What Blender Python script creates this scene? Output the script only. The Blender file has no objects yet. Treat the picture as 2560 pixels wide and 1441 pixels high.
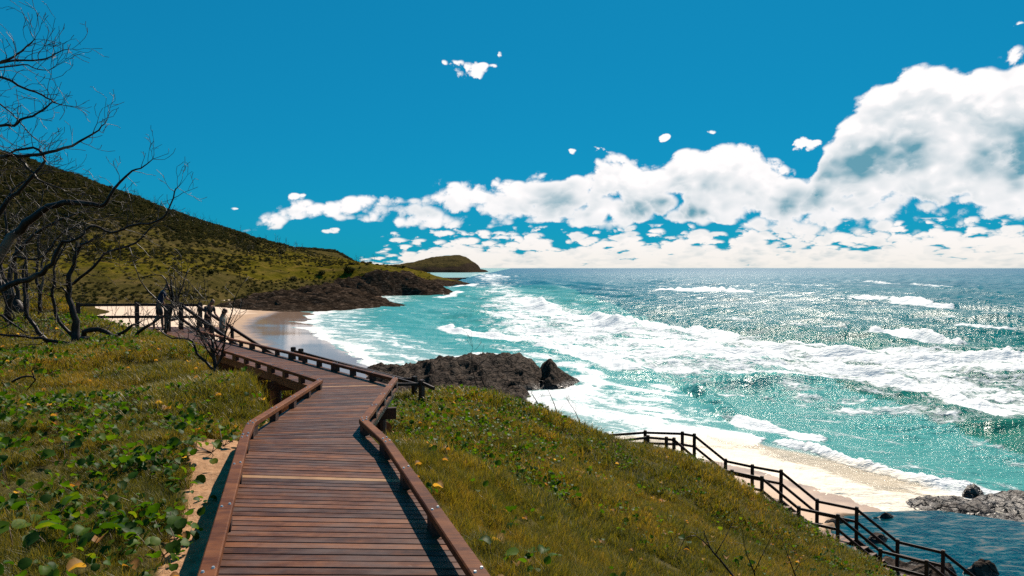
import bpy, bmesh, math, random, time
import numpy as np
from mathutils import Vector, Matrix

T0 = time.time()
random.seed(7)
R = math.radians
SC = bpy.context.scene
COL = SC.collection

# ------------------------------------------------------------------ camera
F = 1706.7                       # focal length in photo pixels (24 mm on 36 mm)
EYE = 14.0                       # metres above the sea
PITCH = math.atan(49.5 / F)
cam_data = bpy.data.cameras.new('camera')
cam_data.lens = 24.0
cam_data.sensor_width = 36.0
cam_data.clip_start = 0.05
cam_data.clip_end = 120000.0
cam = bpy.data.objects.new('camera', cam_data)
COL.objects.link(cam)
cam.location = (0, 0, EYE)
cam.rotation_euler = (R(90) - PITCH, 0, 0)
SC.camera = cam

# ------------------------------------------------------------------ sun
SUN_AZ = R(19.0)                 # to the right of straight ahead (+Y)
SUN_EL = R(46.0)
sd = bpy.data.lights.new('sun', 'SUN')
sd.energy = 5.0
sd.angle = R(0.55)
sd.color = (1.0, 0.89, 0.76)
so = bpy.data.objects.new('sun', sd)
COL.objects.link(so)
sunv = Vector((math.sin(SUN_AZ) * math.cos(SUN_EL), math.cos(SUN_AZ) * math.cos(SUN_EL), math.sin(SUN_EL)))
so.rotation_euler = sunv.to_track_quat('Z', 'Y').to_euler()
so.location = (30, 60, 80)

vs = SC.view_settings
SC.display_settings.display_device = 'sRGB'
vs.view_transform = 'Standard'
vs.look = 'None'
vs.exposure = 0.5
vs.gamma = 1.0
vs.use_curve_mapping = False
SC.render.film_transparent = False
SC.cycles.max_bounces = 6
SC.cycles.diffuse_bounces = 3
SC.cycles.glossy_bounces = 3
SC.cycles.transmission_bounces = 4
SC.cycles.transparent_max_bounces = 8
SC.cycles.sample_clamp_indirect = 4.0
SC.cycles.sample_clamp_direct = 12.0
SC.cycles.use_denoising = False

# ------------------------------------------------------------------ node helpers
class NT:
    """small wrapper: node trees written as expressions"""
    def __init__(self, tree):
        self.t = tree
        self.t.nodes.clear()
    def n(self, typ, ins=None, **props):
        nd = self.t.nodes.new(typ)
        for k, v in props.items():
            setattr(nd, k, v)
        if ins:
            for k, v in ins.items():
                self.put(nd.inputs[k], v)
        return nd
    def put(self, sock, v):
        if isinstance(v, bpy.types.NodeSocket):
            self.t.links.new(v, sock)
        elif isinstance(v, bpy.types.Node):
            self.t.links.new(v.outputs[0], sock)
        else:
            if sock.type == 'RGBA' and isinstance(v, (tuple, list)) and len(v) == 3:
                v = (*v, 1.0)
            sock.default_value = v
    def m(self, op, a, b=0.0, c=0.0, clamp=False):
        nd = self.n('ShaderNodeMath', {0: a, 1: b, 2: c}, operation=op)
        nd.use_clamp = clamp
        return nd.outputs[0]
    def vm(self, op, a, b=(0, 0, 0)):
        nd = self.n('ShaderNodeVectorMath', {0: a, 1: b}, operation=op)
        return nd.outputs[0]
    def sep(self, v):
        nd = self.n('ShaderNodeSeparateXYZ', {0: v})
        return nd.outputs[0], nd.outputs[1], nd.outputs[2]
    def comb(self, x=0.0, y=0.0, z=0.0):
        return self.n('ShaderNodeCombineXYZ', {0: x, 1: y, 2: z}).outputs[0]
    def mr(self, v, a, b, c=0.0, d=1.0, smooth=False):
        nd = self.n('ShaderNodeMapRange', {0: v, 1: a, 2: b, 3: c, 4: d})
        nd.interpolation_type = 'SMOOTHSTEP' if smooth else 'LINEAR'
        nd.clamp = True
        return nd.outputs[0]
    def mix(self, f, a, b, mode='MIX'):
        nd = self.t.nodes.new('ShaderNodeMix')
        nd.data_type = 'RGBA'
        nd.blend_type = mode
        self.put(nd.inputs[0], f)
        self.put(nd.inputs[6], a)
        self.put(nd.inputs[7], b)
        return nd.outputs[2]
    def noise(self, vec, scale, detail=2.0, rough=0.5, dist=0.0, color=False):
        nd = self.n('ShaderNodeTexNoise', {'Scale': scale, 'Detail': detail, 'Roughness': rough, 'Distortion': dist})
        if vec is not None:
            self.put(nd.inputs['Vector'], vec)
        return nd.outputs[1 if color else 0]
    def voro(self, vec, scale, feature='F1', detail=0.0, rough=0.5, out=0, rnd=1.0, smooth=None):
        nd = self.n('ShaderNodeTexVoronoi', feature=feature)
        self.put(nd.inputs['Scale'], scale)
        self.put(nd.inputs['Detail'], detail)
        self.put(nd.inputs['Roughness'], rough)
        self.put(nd.inputs['Randomness'], rnd)
        if smooth is not None and 'Smoothness' in nd.inputs:
            self.put(nd.inputs['Smoothness'], smooth)
        if vec is not None:
            self.put(nd.inputs['Vector'], vec)
        return nd.outputs[out]
    def ramp(self, f, stops):
        nd = self.n('ShaderNodeValToRGB', {0: f})
        el = nd.color_ramp.elements
        while len(el) > 1:
            el.remove(el[-1])
        el[0].position = stops[0][0]
        el[0].color = (*stops[0][1], 1)
        for p, c in stops[1:]:
            e = el.new(p)
            e.color = (*c, 1)
        return nd.outputs[0]
    def attr(self, name, out='Fac', typ='GEOMETRY'):
        nd = self.n('ShaderNodeAttribute', attribute_name=name, attribute_type=typ)
        return nd.outputs[out]
    def curve(self, f, pts):
        nd = self.n('ShaderNodeFloatCurve', {'Factor': 1.0, 'Value': f})
        c = nd.mapping.curves[0]
        nd.mapping.use_clip = False
        c.points[0].location = pts[0]
        c.points[1].location = pts[-1]
        for p in pts[1:-1]:
            c.points.new(*p)
        for p in c.points:
            p.handle_type = 'AUTO'
        nd.mapping.update()
        return nd.outputs[0]

# ------------------------------------------------------------------ sky: Nishita with cumulus
world = bpy.data.worlds.new('World')
SC.world = world
world.use_nodes = True
world.cycles.sampling_method = 'MANUAL'
world.cycles.sample_map_resolution = 512
def build_sky():
    # the cloud density as a group of its own, so it can be sampled twice (once stepped towards the sun, for the shading)
    g = bpy.data.node_groups.new('cloud_density', 'ShaderNodeTree')
    g.interface.new_socket('Direction', in_out='INPUT', socket_type='NodeSocketVector')
    g.interface.new_socket('Detail', in_out='INPUT', socket_type='NodeSocketFloat')
    g.interface.new_socket('Density', in_out='OUTPUT', socket_type='NodeSocketFloat')
    g.interface.new_socket('Height', in_out='OUTPUT', socket_type='NodeSocketFloat')
    k = NT(g)
    gi = g.nodes.new('NodeGroupInput'); go = g.nodes.new('NodeGroupOutput')
    x, y, z = k.sep(gi.outputs[0])
    az = k.m('ARCTAN2', x, y)
    hor = k.m('SQRT', k.m('ADD', k.m('MULTIPLY', x, x), k.m('MULTIPLY', y, y)))
    el = k.m('DIVIDE', z, k.m('MAXIMUM', hor, 0.05))
    azn = k.mr(az, -0.8, 0.8)
    def P(px, py):
        a = math.atan((px - 1280) / F)
        e = (671 - py) / F * math.cos(a)
        return ((a + 0.8) / 1.6, e)
    top_pts = [(0.0, -0.02), P(300, 700), P(560, 600), P(640, 545), P(700, 500), P(820, 480), P(930, 455), P(1040, 465), P(1150, 432), P(1240, 460),
               P(1350, 430), P(1450, 410), P(1560, 385), P(1640, 425), P(1700, 372), P(1840, 338), P(1930, 392), P(2010, 420), P(2060, 345),
               P(2130, 250), P(2210, 190), P(2330, 140), P(2440, 150), P(2560, 105), P(2800, 90), (0.97, 0.27), (1.0, 0.25)]
    top = k.curve(azn, top_pts)
    bot_pts = [(0.0, 0.05), P(560, 572), P(650, 585), P(760, 556), P(950, 566), P(1200, 580), P(1330, 566), P(1500, 572), P(1700, 560), P(1850, 574), P(2000, 590), P(2300, 605), P(2560, 610), (1.0, 0.04)]
    bot = k.curve(azn, bot_pts)
    far = k.mr(k.m('ABSOLUTE', az), 0.85, 1.7, smooth=True)
    top = k.m('ADD', k.m('MULTIPLY', top, k.m('SUBTRACT', 1.0, far)), k.m('MULTIPLY', far, 0.10))
    bot = k.m('ADD', k.m('MULTIPLY', bot, k.m('SUBTRACT', 1.0, far)), k.m('MULTIPLY', far, 0.06))
    d = k.comb(k.m('MULTIPLY', az, 1.0), 0.37, k.m('MULTIPLY', el, 1.35))
    det = gi.outputs[1]
    n1 = k.noise(d, 8.5, det, 0.64, 0.2)
    wv = k.vm('ADD', d, k.vm('MULTIPLY', k.comb(n1, 0.0, n1), (0.05, 0.0, 0.06)))
    v1 = k.voro(wv, 30.0, 'F1', 1.0, 0.6)
    puff = k.m('ADD', k.m('MULTIPLY', k.m('SUBTRACT', n1, 0.5), 3.9), k.m('MULTIPLY', k.m('SUBTRACT', 0.45, v1), 1.15))
    eu = k.m('DIVIDE', k.m('SUBTRACT', top, el), 0.020)
    eb = k.m('DIVIDE', k.m('SUBTRACT', el, bot), 0.009)
    env = k.m('MINIMUM', k.m('MINIMUM', eu, eb), k.mr(el, 0.035, 0.12, 0.25, 1.6))
    dA = k.m('ADD', env, puff)
    # low cloud fields, flatter and smaller towards the horizon
    le = k.m('LOGARITHM', k.m('ADD', k.m('MAXIMUM', el, 0.0), 0.018), 2.718)
    q = k.comb(k.m('MULTIPLY', az, 22.0), 0.9, k.m('MULTIPLY', le, 3.1))
    nB = k.noise(q, 1.0, det, 0.6)
    qv = k.vm('ADD', q, k.vm('MULTIPLY', k.comb(nB, 0.0, nB), (1.2, 0.0, 1.2)))
    vB = k.voro(qv, 2.3, 'F1', 0.0, 0.55)
    dens = k.mr(az, -0.30, -0.06, -1.3, 0.66, smooth=True)
    cap = k.m('DIVIDE', k.m('SUBTRACT', 0.060, el), 0.006)
    gap = k.m('MULTIPLY', k.mr(el, 0.042, 0.058, 0.0, 1.0), -0.75)
    horz = k.mr(el, 0.0, 0.035, 0.9, 0.0)
    dB = k.m('ADD', k.m('MULTIPLY', k.m('SUBTRACT', nB, 0.5), 4.6), k.m('MULTIPLY', k.m('SUBTRACT', 0.45, vB), 1.5))
    dB = k.m('ADD', k.m('ADD', dB, dens), k.m('ADD', gap, k.m('ADD', horz, -0.05)))
    dB = k.m('MINIMUM', dB, k.m('ADD', cap, 0.6))
    # small stray clouds above the bank: (px, py, half width, half height)
    dens_s = None
    pp = k.comb(az, el, 0.0)
    for (px, py, wx, wy) in [(1170, 150, 78, 44), (1232, 168, 84, 26), (1783, 335, 60, 22), (1661, 345, 24, 11), (1425, 377, 28, 14), (1490, 378, 26, 12),
                             (2400, 76, 40, 26), (2535, 66, 54, 18), (2020, 368, 44, 24), (760, 490, 62, 18), (596, 523, 18, 9), (800, 578, 70, 15)]:
        a = math.atan((px - 1280) / F); e = (671 - py) / F * math.cos(a)
        r = k.n('ShaderNodeVectorMath', {0: k.vm('MULTIPLY', k.vm('SUBTRACT', pp, (a, e, 0)), (F / wx, F / wy, 0))}, operation='LENGTH').outputs['Value']
        dens_s = r if dens_s is None else k.m('MINIMUM', dens_s, r)
    dS = k.m('ADD', k.m('MULTIPLY', k.m('SUBTRACT', 0.84, dens_s), 1.9), k.m('MULTIPLY', puff, 2.7))
    D = k.m('MAXIMUM', k.m('MAXIMUM', dA, dB), dS)
    hgt = k.m('DIVIDE', k.m('SUBTRACT', el, bot), k.m('MAXIMUM', k.m('SUBTRACT', top, bot), 0.02))
    g.links.new(D, go.inputs[0])
    g.links.new(hgt, go.inputs[1])

    w = NT(world.node_tree)
    sky = w.n('ShaderNodeTexSky')
    sky.sky_type = 'NISHITA'
    sky.sun_disc = False
    sky.sun_elevation = SUN_EL
    sky.sun_rotation = SUN_AZ
    sky.altitude = 0
    sky.air_density = 1.0
    sky.dust_density = 0.2
    sky.ozone_density = 2.0
    STR = 0.10
    tc = w.n('ShaderNodeTexCoord')
    dirv = w.vm('NORMALIZE', tc.outputs['Generated'])
    x, y, z = w.sep(dirv)
    # the photograph is graded towards teal: the clear sky carries that cast
    skyg = w.n('ShaderNodeGamma', {0: sky.outputs[0], 1: 0.42})
    skyc = w.mix(1.0, skyg.outputs[0], SKY_TINT, 'MULTIPLY')
    def dens(v, det):
        gn = w.t.nodes.new('ShaderNodeGroup'); gn.node_tree = g
        w.put(gn.inputs[0], v); gn.inputs[1].default_value = det
        return gn.outputs
    o0 = dens(dirv, 7.0)
    o1 = dens(w.vm('NORMALIZE', w.vm('ADD', dirv, (0.008, 0.0, 0.022))), 3.0)
    cover = w.mr(o0[0], -0.05, 0.5, smooth=True)
    thick = w.mr(o0[0], 0.2, 1.9)
    # light lost on the way to the sun
    occ = w.mr(o1[0], 0.3, 2.3)
    lown = w.noise(w.vm('MULTIPLY', dirv, (1, 1, 1.9)), 8.0, 3.0, 0.6)
    base = w.m('MULTIPLY', w.mr(o0[1], 0.12, 0.75, 1.0, 0.0, smooth=True), w.mr(lown, 0.47, 0.58, smooth=True))
    # darker hearts of the big bank, where it is deepest
    pp = w.comb(w.m('ARCTAN2', x, y), z, 0.0)
    heart = None
    for (px, py, wx, wy) in [(1395, 500, 70, 60), (2230, 405, 170, 42), (2500, 400, 110, 50), (2010, 500, 60, 30), (2330, 500, 70, 26), (1660, 525, 80, 22), (1040, 520, 70, 24)]:
        a = math.atan((px - 1280) / F); e = math.sin(math.atan((671 - py) / F * math.cos(a)))
        r = w.n('ShaderNodeVectorMath', {0: w.vm('MULTIPLY', w.vm('SUBTRACT', pp, (a, e, 0)), (F / wx, F / wy, 0))}, operation='LENGTH').outputs['Value']
        heart = r if heart is None else w.m('MINIMUM', heart, r)
    heart = w.mr(w.m('ADD', heart, w.m('MULTIPLY', w.m('SUBTRACT', lown, 0.5), -3.0)), 1.5, 0.3, smooth=True)
    soft = w.mr(w.m('SUBTRACT', o0[0], o1[0]), -0.45, 0.75, 0.50, 0.0)
    shade = w.m('ADD', w.m('MULTIPLY', base, w.m('MULTIPLY', occ, 0.85)), w.m('MULTIPLY', heart, 0.72))
    shade = w.m('ADD', shade, w.m('MULTIPLY', soft, 1.0))
    shade = w.m('MULTIPLY', shade, w.mr(z, 0.0, 0.05, 0.35, 1.0))
    shade = w.m('MULTIPLY', shade, w.mr(o0[0], 0.1, 1.5), clamp=True)
    lit = w.mix(w.mr(z, 0.0, 0.07), (0.90, 0.86, 0.80), (1.02, 0.99, 0.99))
    cl = w.mix(shade, lit, (0.13, 0.34, 0.44))
    bgs = w.n('ShaderNodeBackground', {'Color': skyc, 'Strength': 0.0707})
    bgc = w.n('ShaderNodeBackground', {'Color': cl, 'Strength': 0.715})
    above = w.mr(z, -0.002, 0.001)
    mx = w.n('ShaderNodeMixShader', {0: w.m('MULTIPLY', cover, above), 1: bgs.outputs[0], 2: bgc.outputs[0]})
    w.n('ShaderNodeOutputWorld', {0: mx.outputs[0]})
SKY_TINT = (0.036, 1.28, 2.1)
build_sky()
# ------------------------------------------------------------------ naming helpers
def tag(o, label=None, cat=None, group=None, kind=None):
    if label: o['label'] = label
    if cat: o['category'] = cat
    if group: o['group'] = group
    if kind: o['kind'] = kind
    return o

def empty(name, loc=(0, 0, 0)):
    o = bpy.data.objects.new(name, None)
    COL.objects.link(o)
    o.location = loc
    o.empty_display_size = 0.2
    return o

def link(name, me, parent=None, loc=None):
    o = bpy.data.objects.new(name, me)
    COL.objects.link(o)
    if parent is not None:
        o.parent = parent
        o.location = -Vector(parent.location) if loc is None else loc
    elif loc is not None:
        o.location = loc
    return o

def mesh_np(name, V, Fc, mat=None, smooth=True, attrs=None):
    """V (n,3); Fc (m,4) or (m,3) int array, or a list of such arrays"""
    me = bpy.data.meshes.new(name)
    V = np.asarray(V, dtype=np.float32)
    lst = Fc if isinstance(Fc, list) else [Fc]
    lst = [np.asarray(f, dtype=np.int32) for f in lst if len(f)]
    me.vertices.add(len(V))
    me.vertices.foreach_set('co', V.ravel())
    nl = sum(f.size for f in lst); nf = sum(len(f) for f in lst)
    me.loops.add(nl)
    me.loops.foreach_set('vertex_index', np.concatenate([f.ravel() for f in lst]))
    me.polygons.add(nf)
    starts = []; s = 0
    for f in lst:
        starts.append(s + np.arange(len(f)) * f.shape[1]); s += f.size
    me.polygons.foreach_set('loop_start', np.concatenate(starts).astype(np.int32))
    me.update(calc_edges=True)
    me.polygons.foreach_set('use_smooth', np.full(nf, bool(smooth)))
    if attrs:
        for k, v in attrs.items():
            at = me.attributes.new(k, 'FLOAT', 'POINT')
            at.data.foreach_set('value', np.asarray(v, dtype=np.float32).ravel())
    if mat: me.materials.append(mat)
    return me

def grid_faces(nr, nc):
    i = np.arange(nr - 1)[:, None] * nc + np.arange(nc - 1)[None, :]
    i = i.ravel()
    return np.stack([i, i + 1, i + nc + 1, i + nc], 1)

class MB:
    """collects simple solids into one mesh"""
    def __init__(self):
        self.v = []; self.f = []
    def add(self, vs_, fs_):
        b = len(self.v)
        self.v += [tuple(p) for p in vs_]
        self.f += [tuple(b + i for i in f) for f in fs_]
    def prism(self, top, th):
        """top: four corners counter-clockwise seen from above; th: thickness downwards"""
        t = [Vector(p) for p in top]
        b = [p - Vector((0, 0, th)) for p in t]
        self.add(t + b, [(0, 1, 2, 3), (7, 6, 5, 4), (0, 4, 5, 1), (1, 5, 6, 2), (2, 6, 7, 3), (3, 7, 4, 0)])
    def beam(self, a, b, w, h, up=(0, 0, 1), bev=0.0, end=0.0):
        """box from a to b (its axis); w across, h along up; bev chamfers the long edges"""
        a = Vector(a); b = Vector(b)
        d = (b - a).normalized()
        s = d.cross(Vector(up))
        if s.length < 1e-4: s = d.cross(Vector((0, 1, 0)))
        s.normalize(); u = s.cross(d).normalized()
        a = a - d * end; b = b + d * end
        if bev <= 0:
            pr = [(-w / 2, -h / 2), (w / 2, -h / 2), (w / 2, h / 2), (-w / 2, h / 2)]
        else:
            x, y, c = w / 2, h / 2, bev
            pr = [(-x + c, -y), (x - c, -y), (x, -y + c), (x, y - c), (x - c, y), (-x + c, y), (-x, y - c), (-x, -y + c)]
        n = len(pr)
        vs_ = [a + s * p + u * q for p, q in pr] + [b + s * p + u * q for p, q in pr]
        fs_ = [(i, (i + 1) % n, n + (i + 1) % n, n + i) for i in range(n)]
        fs_ += [tuple(range(n - 1, -1, -1)), tuple(range(n, 2 * n))]
        self.add(vs_, fs_)
    def tube(self, pts, rad, sides=6, cap=True):
        pts = [Vector(p) for p in pts]
        n = len(pts); rings = []
        prev = None
        for i, p in enumerate(pts):
            d = (pts[min(i + 1, n - 1)] - pts[max(i - 1, 0)])
            d = d.normalized() if d.length > 1e-9 else Vector((0, 0, 1))
            if prev is None:
                s = d.cross(Vector((0.13, 0.31, 0.94)))
                if s.length < 0.05: s = d.cross(Vector((1, 0, 0)))
            else:
                s = prev - d * prev.dot(d)
            s.normalize(); prev = s; u = d.cross(s)
            r = rad[i]
            rings.append([p + (s * math.cos(2 * math.pi * k / sides) + u * math.sin(2 * math.pi * k / sides)) * r for k in range(sides)])
        vs_ = [q for rg in rings for q in rg]; fs_ = []
        for i in range(n - 1):
            for k in range(sides):
                a = i * sides + k; b = i * sides + (k + 1) % sides
                fs_.append((a, b, b + sides, a + sides))
        if cap:
            fs_.append(tuple(range(sides - 1, -1, -1)))
            fs_.append(tuple((n - 1) * sides + k for k in range(sides)))
        self.add(vs_, fs_)
    def mesh(self, name, mat, smooth=False):
        me = bpy.data.meshes.new(name)
        me.from_pydata(self.v, [], self.f)
        me.update()
        if smooth: me.polygons.foreach_set('use_smooth', [True] * len(me.polygons))
        if mat: me.materials.append(mat)
        return me
    def build(self, name, mat, parent=None, smooth=False):
        return link(name, self.mesh(name, mat, smooth), parent)

# ------------------------------------------------------------------ numbers
def at(px, py, Y):
    """the point at distance Y ahead seen at photo pixel (px, py)"""
    u = (px - 1280) / F; v = (720.5 - py) / F
    dy = math.cos(PITCH) + v * math.sin(PITCH); dz = -math.sin(PITCH) + v * math.cos(PITCH)
    return Vector((u / dy * Y, Y, EYE + dz / dy * Y))
def at_h(px, py, h):
    """the point h metres under the eye seen at pixel (px, py)"""
    p = at(px, py, 1.0)
    return at(px, py, h / (EYE - p.z))
def sea(px, py, z=0.0):
    return at_h(px, py, EYE - z)

def _hash(ix, iy, iz, seed):
    h = (ix.astype(np.uint32) * np.uint32(374761393) + iy.astype(np.uint32) * np.uint32(668265263) + iz.astype(np.uint32) * np.uint32(2147483647) + np.uint32(seed * 1274126177 & 0xffffffff))
    h = (h ^ (h >> np.uint32(13))) * np.uint32(1274126177)
    h = h ^ (h >> np.uint32(16))
    return (h & np.uint32(0xffffff)).astype(np.float32) / np.float32(0xffffff)
def vnoise(x, y, z=None, seed=1):
    x = np.asarray(x, dtype=np.float64); y = np.asarray(y, dtype=np.float64)
    if z is None: z = np.zeros_like(x)
    ix, iy, iz = np.floor(x), np.floor(y), np.floor(z)
    fx, fy, fz = x - ix, y - iy, z - iz
    ix, iy, iz = ix.astype(np.int64), iy.astype(np.int64), iz.astype(np.int64)
    fx = fx * fx * fx * (fx * (fx * 6 - 15) + 10); fy = fy * fy * fy * (fy * (fy * 6 - 15) + 10); fz = fz * fz * fz * (fz * (fz * 6 - 15) + 10)
    r = 0
    flat = np.all(np.asarray(z) == 0)
    for dz in ((0,) if flat else (0, 1)):
        wz = 1.0 if flat else (fz if dz else 1 - fz)
        for dy in (0, 1):
            wy = fy if dy else 1 - fy
            for dx in (0, 1):
                wx = fx if dx else 1 - fx
                r = r + _hash(ix + dx, iy + dy, iz + dz, seed) * wx * wy * wz
    return r
def fbm(x, y, z=None, octaves=4, rough=0.5, seed=1, ridged=False):
    a = 1.0; s = 0; t = 0
    for o in range(octaves):
        n = vnoise(x * 2 ** o + 17.3 * o, y * 2 ** o - 9.1 * o, None if z is None else z * 2 ** o, seed + o) * 2 - 1
        if ridged: n = 1 - 2 * np.abs(n)
        s = s + a * n; t += a; a *= rough
    return s / t

def rbf(P, vals, c):
    """multiquadric surface through scattered points; returns a function of x, y"""
    P = np.asarray(P, float); vals = np.asarray(vals, float)
    n = len(P)
    phi = lambda d: np.sqrt(d * d + c * c)
    D = np.sqrt(((P[:, None] - P[None]) ** 2).sum(-1))
    A = np.zeros((n + 3, n + 3))
    A[:n, :n] = phi(D) + np.eye(n) * -0.02 * c
    A[:n, n] = 1; A[:n, n + 1:] = P
    A[n:, :n] = A[:n, n:].T
    w = np.linalg.solve(A, np.concatenate([vals, np.zeros(3)]))
    def f(x, y):
        x = np.asarray(x, float); y = np.asarray(y, float)
        out = w[n] + w[n + 1] * x + w[n + 2] * y
        for i in range(n):
            out = out + w[i] * phi(np.sqrt((x - P[i, 0]) ** 2 + (y - P[i, 1]) ** 2))
        return out
    return f

def seg_dist(x, y, pts):
    """distance to a polyline, signed side of the nearest segment, and position along it 0..1"""
    x = np.asarray(x, float); y = np.asarray(y, float)
    best = np.full(x.shape, 1e9); side = np.zeros(x.shape); tt = np.zeros(x.shape)
    n = len(pts) - 1
    for i in range(n):
        ax, ay = pts[i][0], pts[i][1]; bx, by = pts[i + 1][0], pts[i + 1][1]
        dx, dy = bx - ax, by - ay; L2 = dx * dx + dy * dy + 1e-12
        t = np.clip(((x - ax) * dx + (y - ay) * dy) / L2, 0, 1)
        qx, qy = x - ax - t * dx, y - ay - t * dy
        d = np.sqrt(qx * qx + qy * qy)
        m = d < best
        best = np.where(m, d, best); side = np.where(m, np.sign(dx * qy - dy * qx), side); tt = np.where(m, (i + t) / n, tt)
    return best, side, tt
def inside(x, y, poly):
    x = np.asarray(x, float); y = np.asarray(y, float)
    c = np.zeros(x.shape, bool)
    n = len(poly); j = n - 1
    for i in range(n):
        xi, yi = poly[i][0], poly[i][1]; xj, yj = poly[j][0], poly[j][1]
        m = ((yi > y) != (yj > y)) & (x < (xj - xi) * (y - yi) / ((yj - yi) if yj != yi else 1e-12) + xi)
        c ^= m; j = i
    return c
def sstep(a, b, x):
    t = np.clip((np.asarray(x, float) - a) / (b - a), 0, 1)
    return t * t * (3 - 2 * t)

# ------------------------------------------------------------------ materials
MATS = {}
def material(name):
    m = bpy.data.materials.new(name)
    m.use_nodes = True
    MATS[name] = m
    return m, NT(m.node_tree)
def finish(k, base, rough=0.7, bump=None, bstr=0.3, bdist=0.02, spec=0.4, transl=None, metallic=0.0, extra=None):
    p = k.n('ShaderNodeBsdfPrincipled')
    k.put(p.inputs['Base Color'], base)
    k.put(p.inputs['Roughness'], rough)
    k.put(p.inputs['Specular IOR Level'], spec)
    k.put(p.inputs['Metallic'], metallic)
    if bump is not None:
        b = k.n('ShaderNodeBump', {'Strength': bstr, 'Distance': bdist, 'Height': bump})
        k.put(p.inputs['Normal'], b.outputs[0])
    sh = p.outputs[0]
    if transl is not None:
        t = k.n('ShaderNodeBsdfTranslucent', {'Color': transl[0]})
        sh = k.n('ShaderNodeMixShader', {0: transl[1], 1: sh, 2: t.outputs[0]}).outputs[0]
    k.n('ShaderNodeOutputMaterial', {0: sh})
    return p
# ------------------------------------------------------------------ near hillside
def mat_bank():
    m, k = material('bank_soil')
    tc = k.n('ShaderNodeTexCoord').outputs['Object']
    n1 = k.noise(tc, 0.9, 5, 0.6); n2 = k.noise(tc, 14, 4, 0.6); n3 = k.noise(tc, 90, 2, 0.6)
    sand = k.ramp(n2, [(0.3, (0.26, 0.135, 0.065)), (0.55, (0.40, 0.225, 0.12)), (0.8, (0.50, 0.31, 0.18))])
    turf = k.ramp(n2, [(0.3, (0.030, 0.022, 0.008)), (0.5, (0.065, 0.052, 0.012)), (0.75, (0.11, 0.09, 0.02))])
    s = k.mr(k.m('ADD', k.attr('sand'), k.m('MULTIPLY', k.m('SUBTRACT', n1, 0.5), 0.7)), 0.40, 0.56, smooth=True)
    c = k.mix(s, turf, sand)
    finish(k, c, 0.9, k.m('ADD', n2, k.m('MULTIPLY', n3, 0.5)), 0.6, 0.03, spec=0.15)
    return m
near_pts = []
for px, py, Y in [(0, 1441, 4.0), (0, 1200, 6.2), (0, 1000, 10.3), (0, 850, 17), (0, 748, 28), (110, 765, 26), (200, 803, 21), (190, 880, 16), (300, 825, 21.5), (380, 850, 20.5),
                  (540, 950, 12.5), (300, 1000, 10.5), (300, 1200, 6.2), (480, 1441, 4.35), (440, 1300, 5.3), (560, 1110, 7.4), (640, 1010, 9.8),
                  (705, 985, 10.8), (655, 945, 12.6), (600, 906, 15.0), (540, 880, 17.0), (480, 880, 17.5), (420, 862, 19.0),
                  (1290, 1441, 4.5), (1450, 1441, 6.6), (1600, 1441, 9), (2000, 1441, 14), (2190, 1441, 17), (1130, 1200, 7.3), (1060, 1110, 9.3), (1030, 1000, 16.5),
                  (1150, 985, 18.6), (1300, 1022, 20.0), (1450, 1092, 21.6), (1560, 1128, 22.4), (1650, 1150, 22.5), (1764, 1178, 21.8), (1830, 1215, 21.2), (1905, 1262, 20.4),
                  (1997, 1317, 19.6), (2095, 1375, 18.9), (1300, 1250, 9.5), (1300, 1100, 14), (1600, 1250, 14.5), (1800, 1350, 15), (1600, 1150, 19), (1450, 1180, 15.0)]:
    p = at(px, py, Y); near_pts.append((p.x, p.y, p.z))
for X, Y, h in [(-1.6, 5.0, 1.95), (-.2, 4.4, 2.02), (-.8, 6.6, 2.25), (-3.0, 9, 2.35), (-2.2, 9.5, 2.6), (-3.4, 12.0, 2.25), (-5.6, 15.0, 2.45), (-2, 11.8, 2.85), (-4.5, 13.6, 2.4), (-3.6, 14.6, 3.1), (-7.2, 17.2, 2.5), (-6, 18.5, 3.1), (-9.4, 20.2, 2.45), (-9, 22, 3.2), (-4, 19, 4.0),
                (3.3, 25, 7.9), (6, 25.5, 8.6), (9, 23.6, 9.7), (12, 21.2, 10.6), (14, 18, 10.9), (0, 23.5, 6.3), (-3, 23, 5.4), (0, 30, 9.8), (-5, 26, 6.5), (-8, 26, 5.2), (-12, 28, 4.6), (-16, 30, 3.6), (-13, 24.5, 2.9), (-17, 25, 2.6), (-25, 38, 4.5),
                (-14, 40, 9), (-5, 34, 10), (5, 33, 13.6), (15, 26, 14.6), (20, 20, 14.4), (-20, 50, 11), (-5, 45, 14.5), (-35, 60, 12), (-50, 50, 7), (-42, 30, 0.0), (-30, 14, 0.4), (-15, 3, 0.8), (0, -4, 1.7), (-3, 1, 1.75), (1, 1.5, 2.2), (5, 0, 3.6),
                (10, 5, 6.4), (11, 10, 7.0), (15, 13, 9.2), (20, 8, 10.8), (30, 10, 15), (-30, -4, 0), (20, -4, 9), (30, 30, 16), (10, 45, 16), (-60, 20, -3), (-60, 70, 12), (0, 60, 16.5), (30, 60, 17)]:
    near_pts.append((X, Y, EYE - h))
near_f = rbf([(p[0], p[1]) for p in near_pts], [p[2] for p in near_pts], 1.6)
def near_z(x, y):
    x = np.asarray(x, float); y = np.asarray(y, float)
    z = near_f(x, y)
    # the ground is scoured out under the far part of the walkway
    d, _, _ = seg_dist(x, y, [(-2.75, 10.6), (-3.15, 11.4), (-6.05, 15.7), (-9.0, 19.5)])
    z = z - 0.85 * (1 - sstep(0.85, 1.25, d + 0.12 * fbm(x * 2, y * 2, octaves=2, seed=14)))
    return z + 0.10 * fbm(x * 0.8, y * 0.8, octaves=4, seed=5) + 0.045 * fbm(x * 2.1, y * 2.1, octaves=2, seed=51, ridged=True) + 0.012 * fbm(x * 7, y * 7, octaves=2, seed=9)
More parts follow.
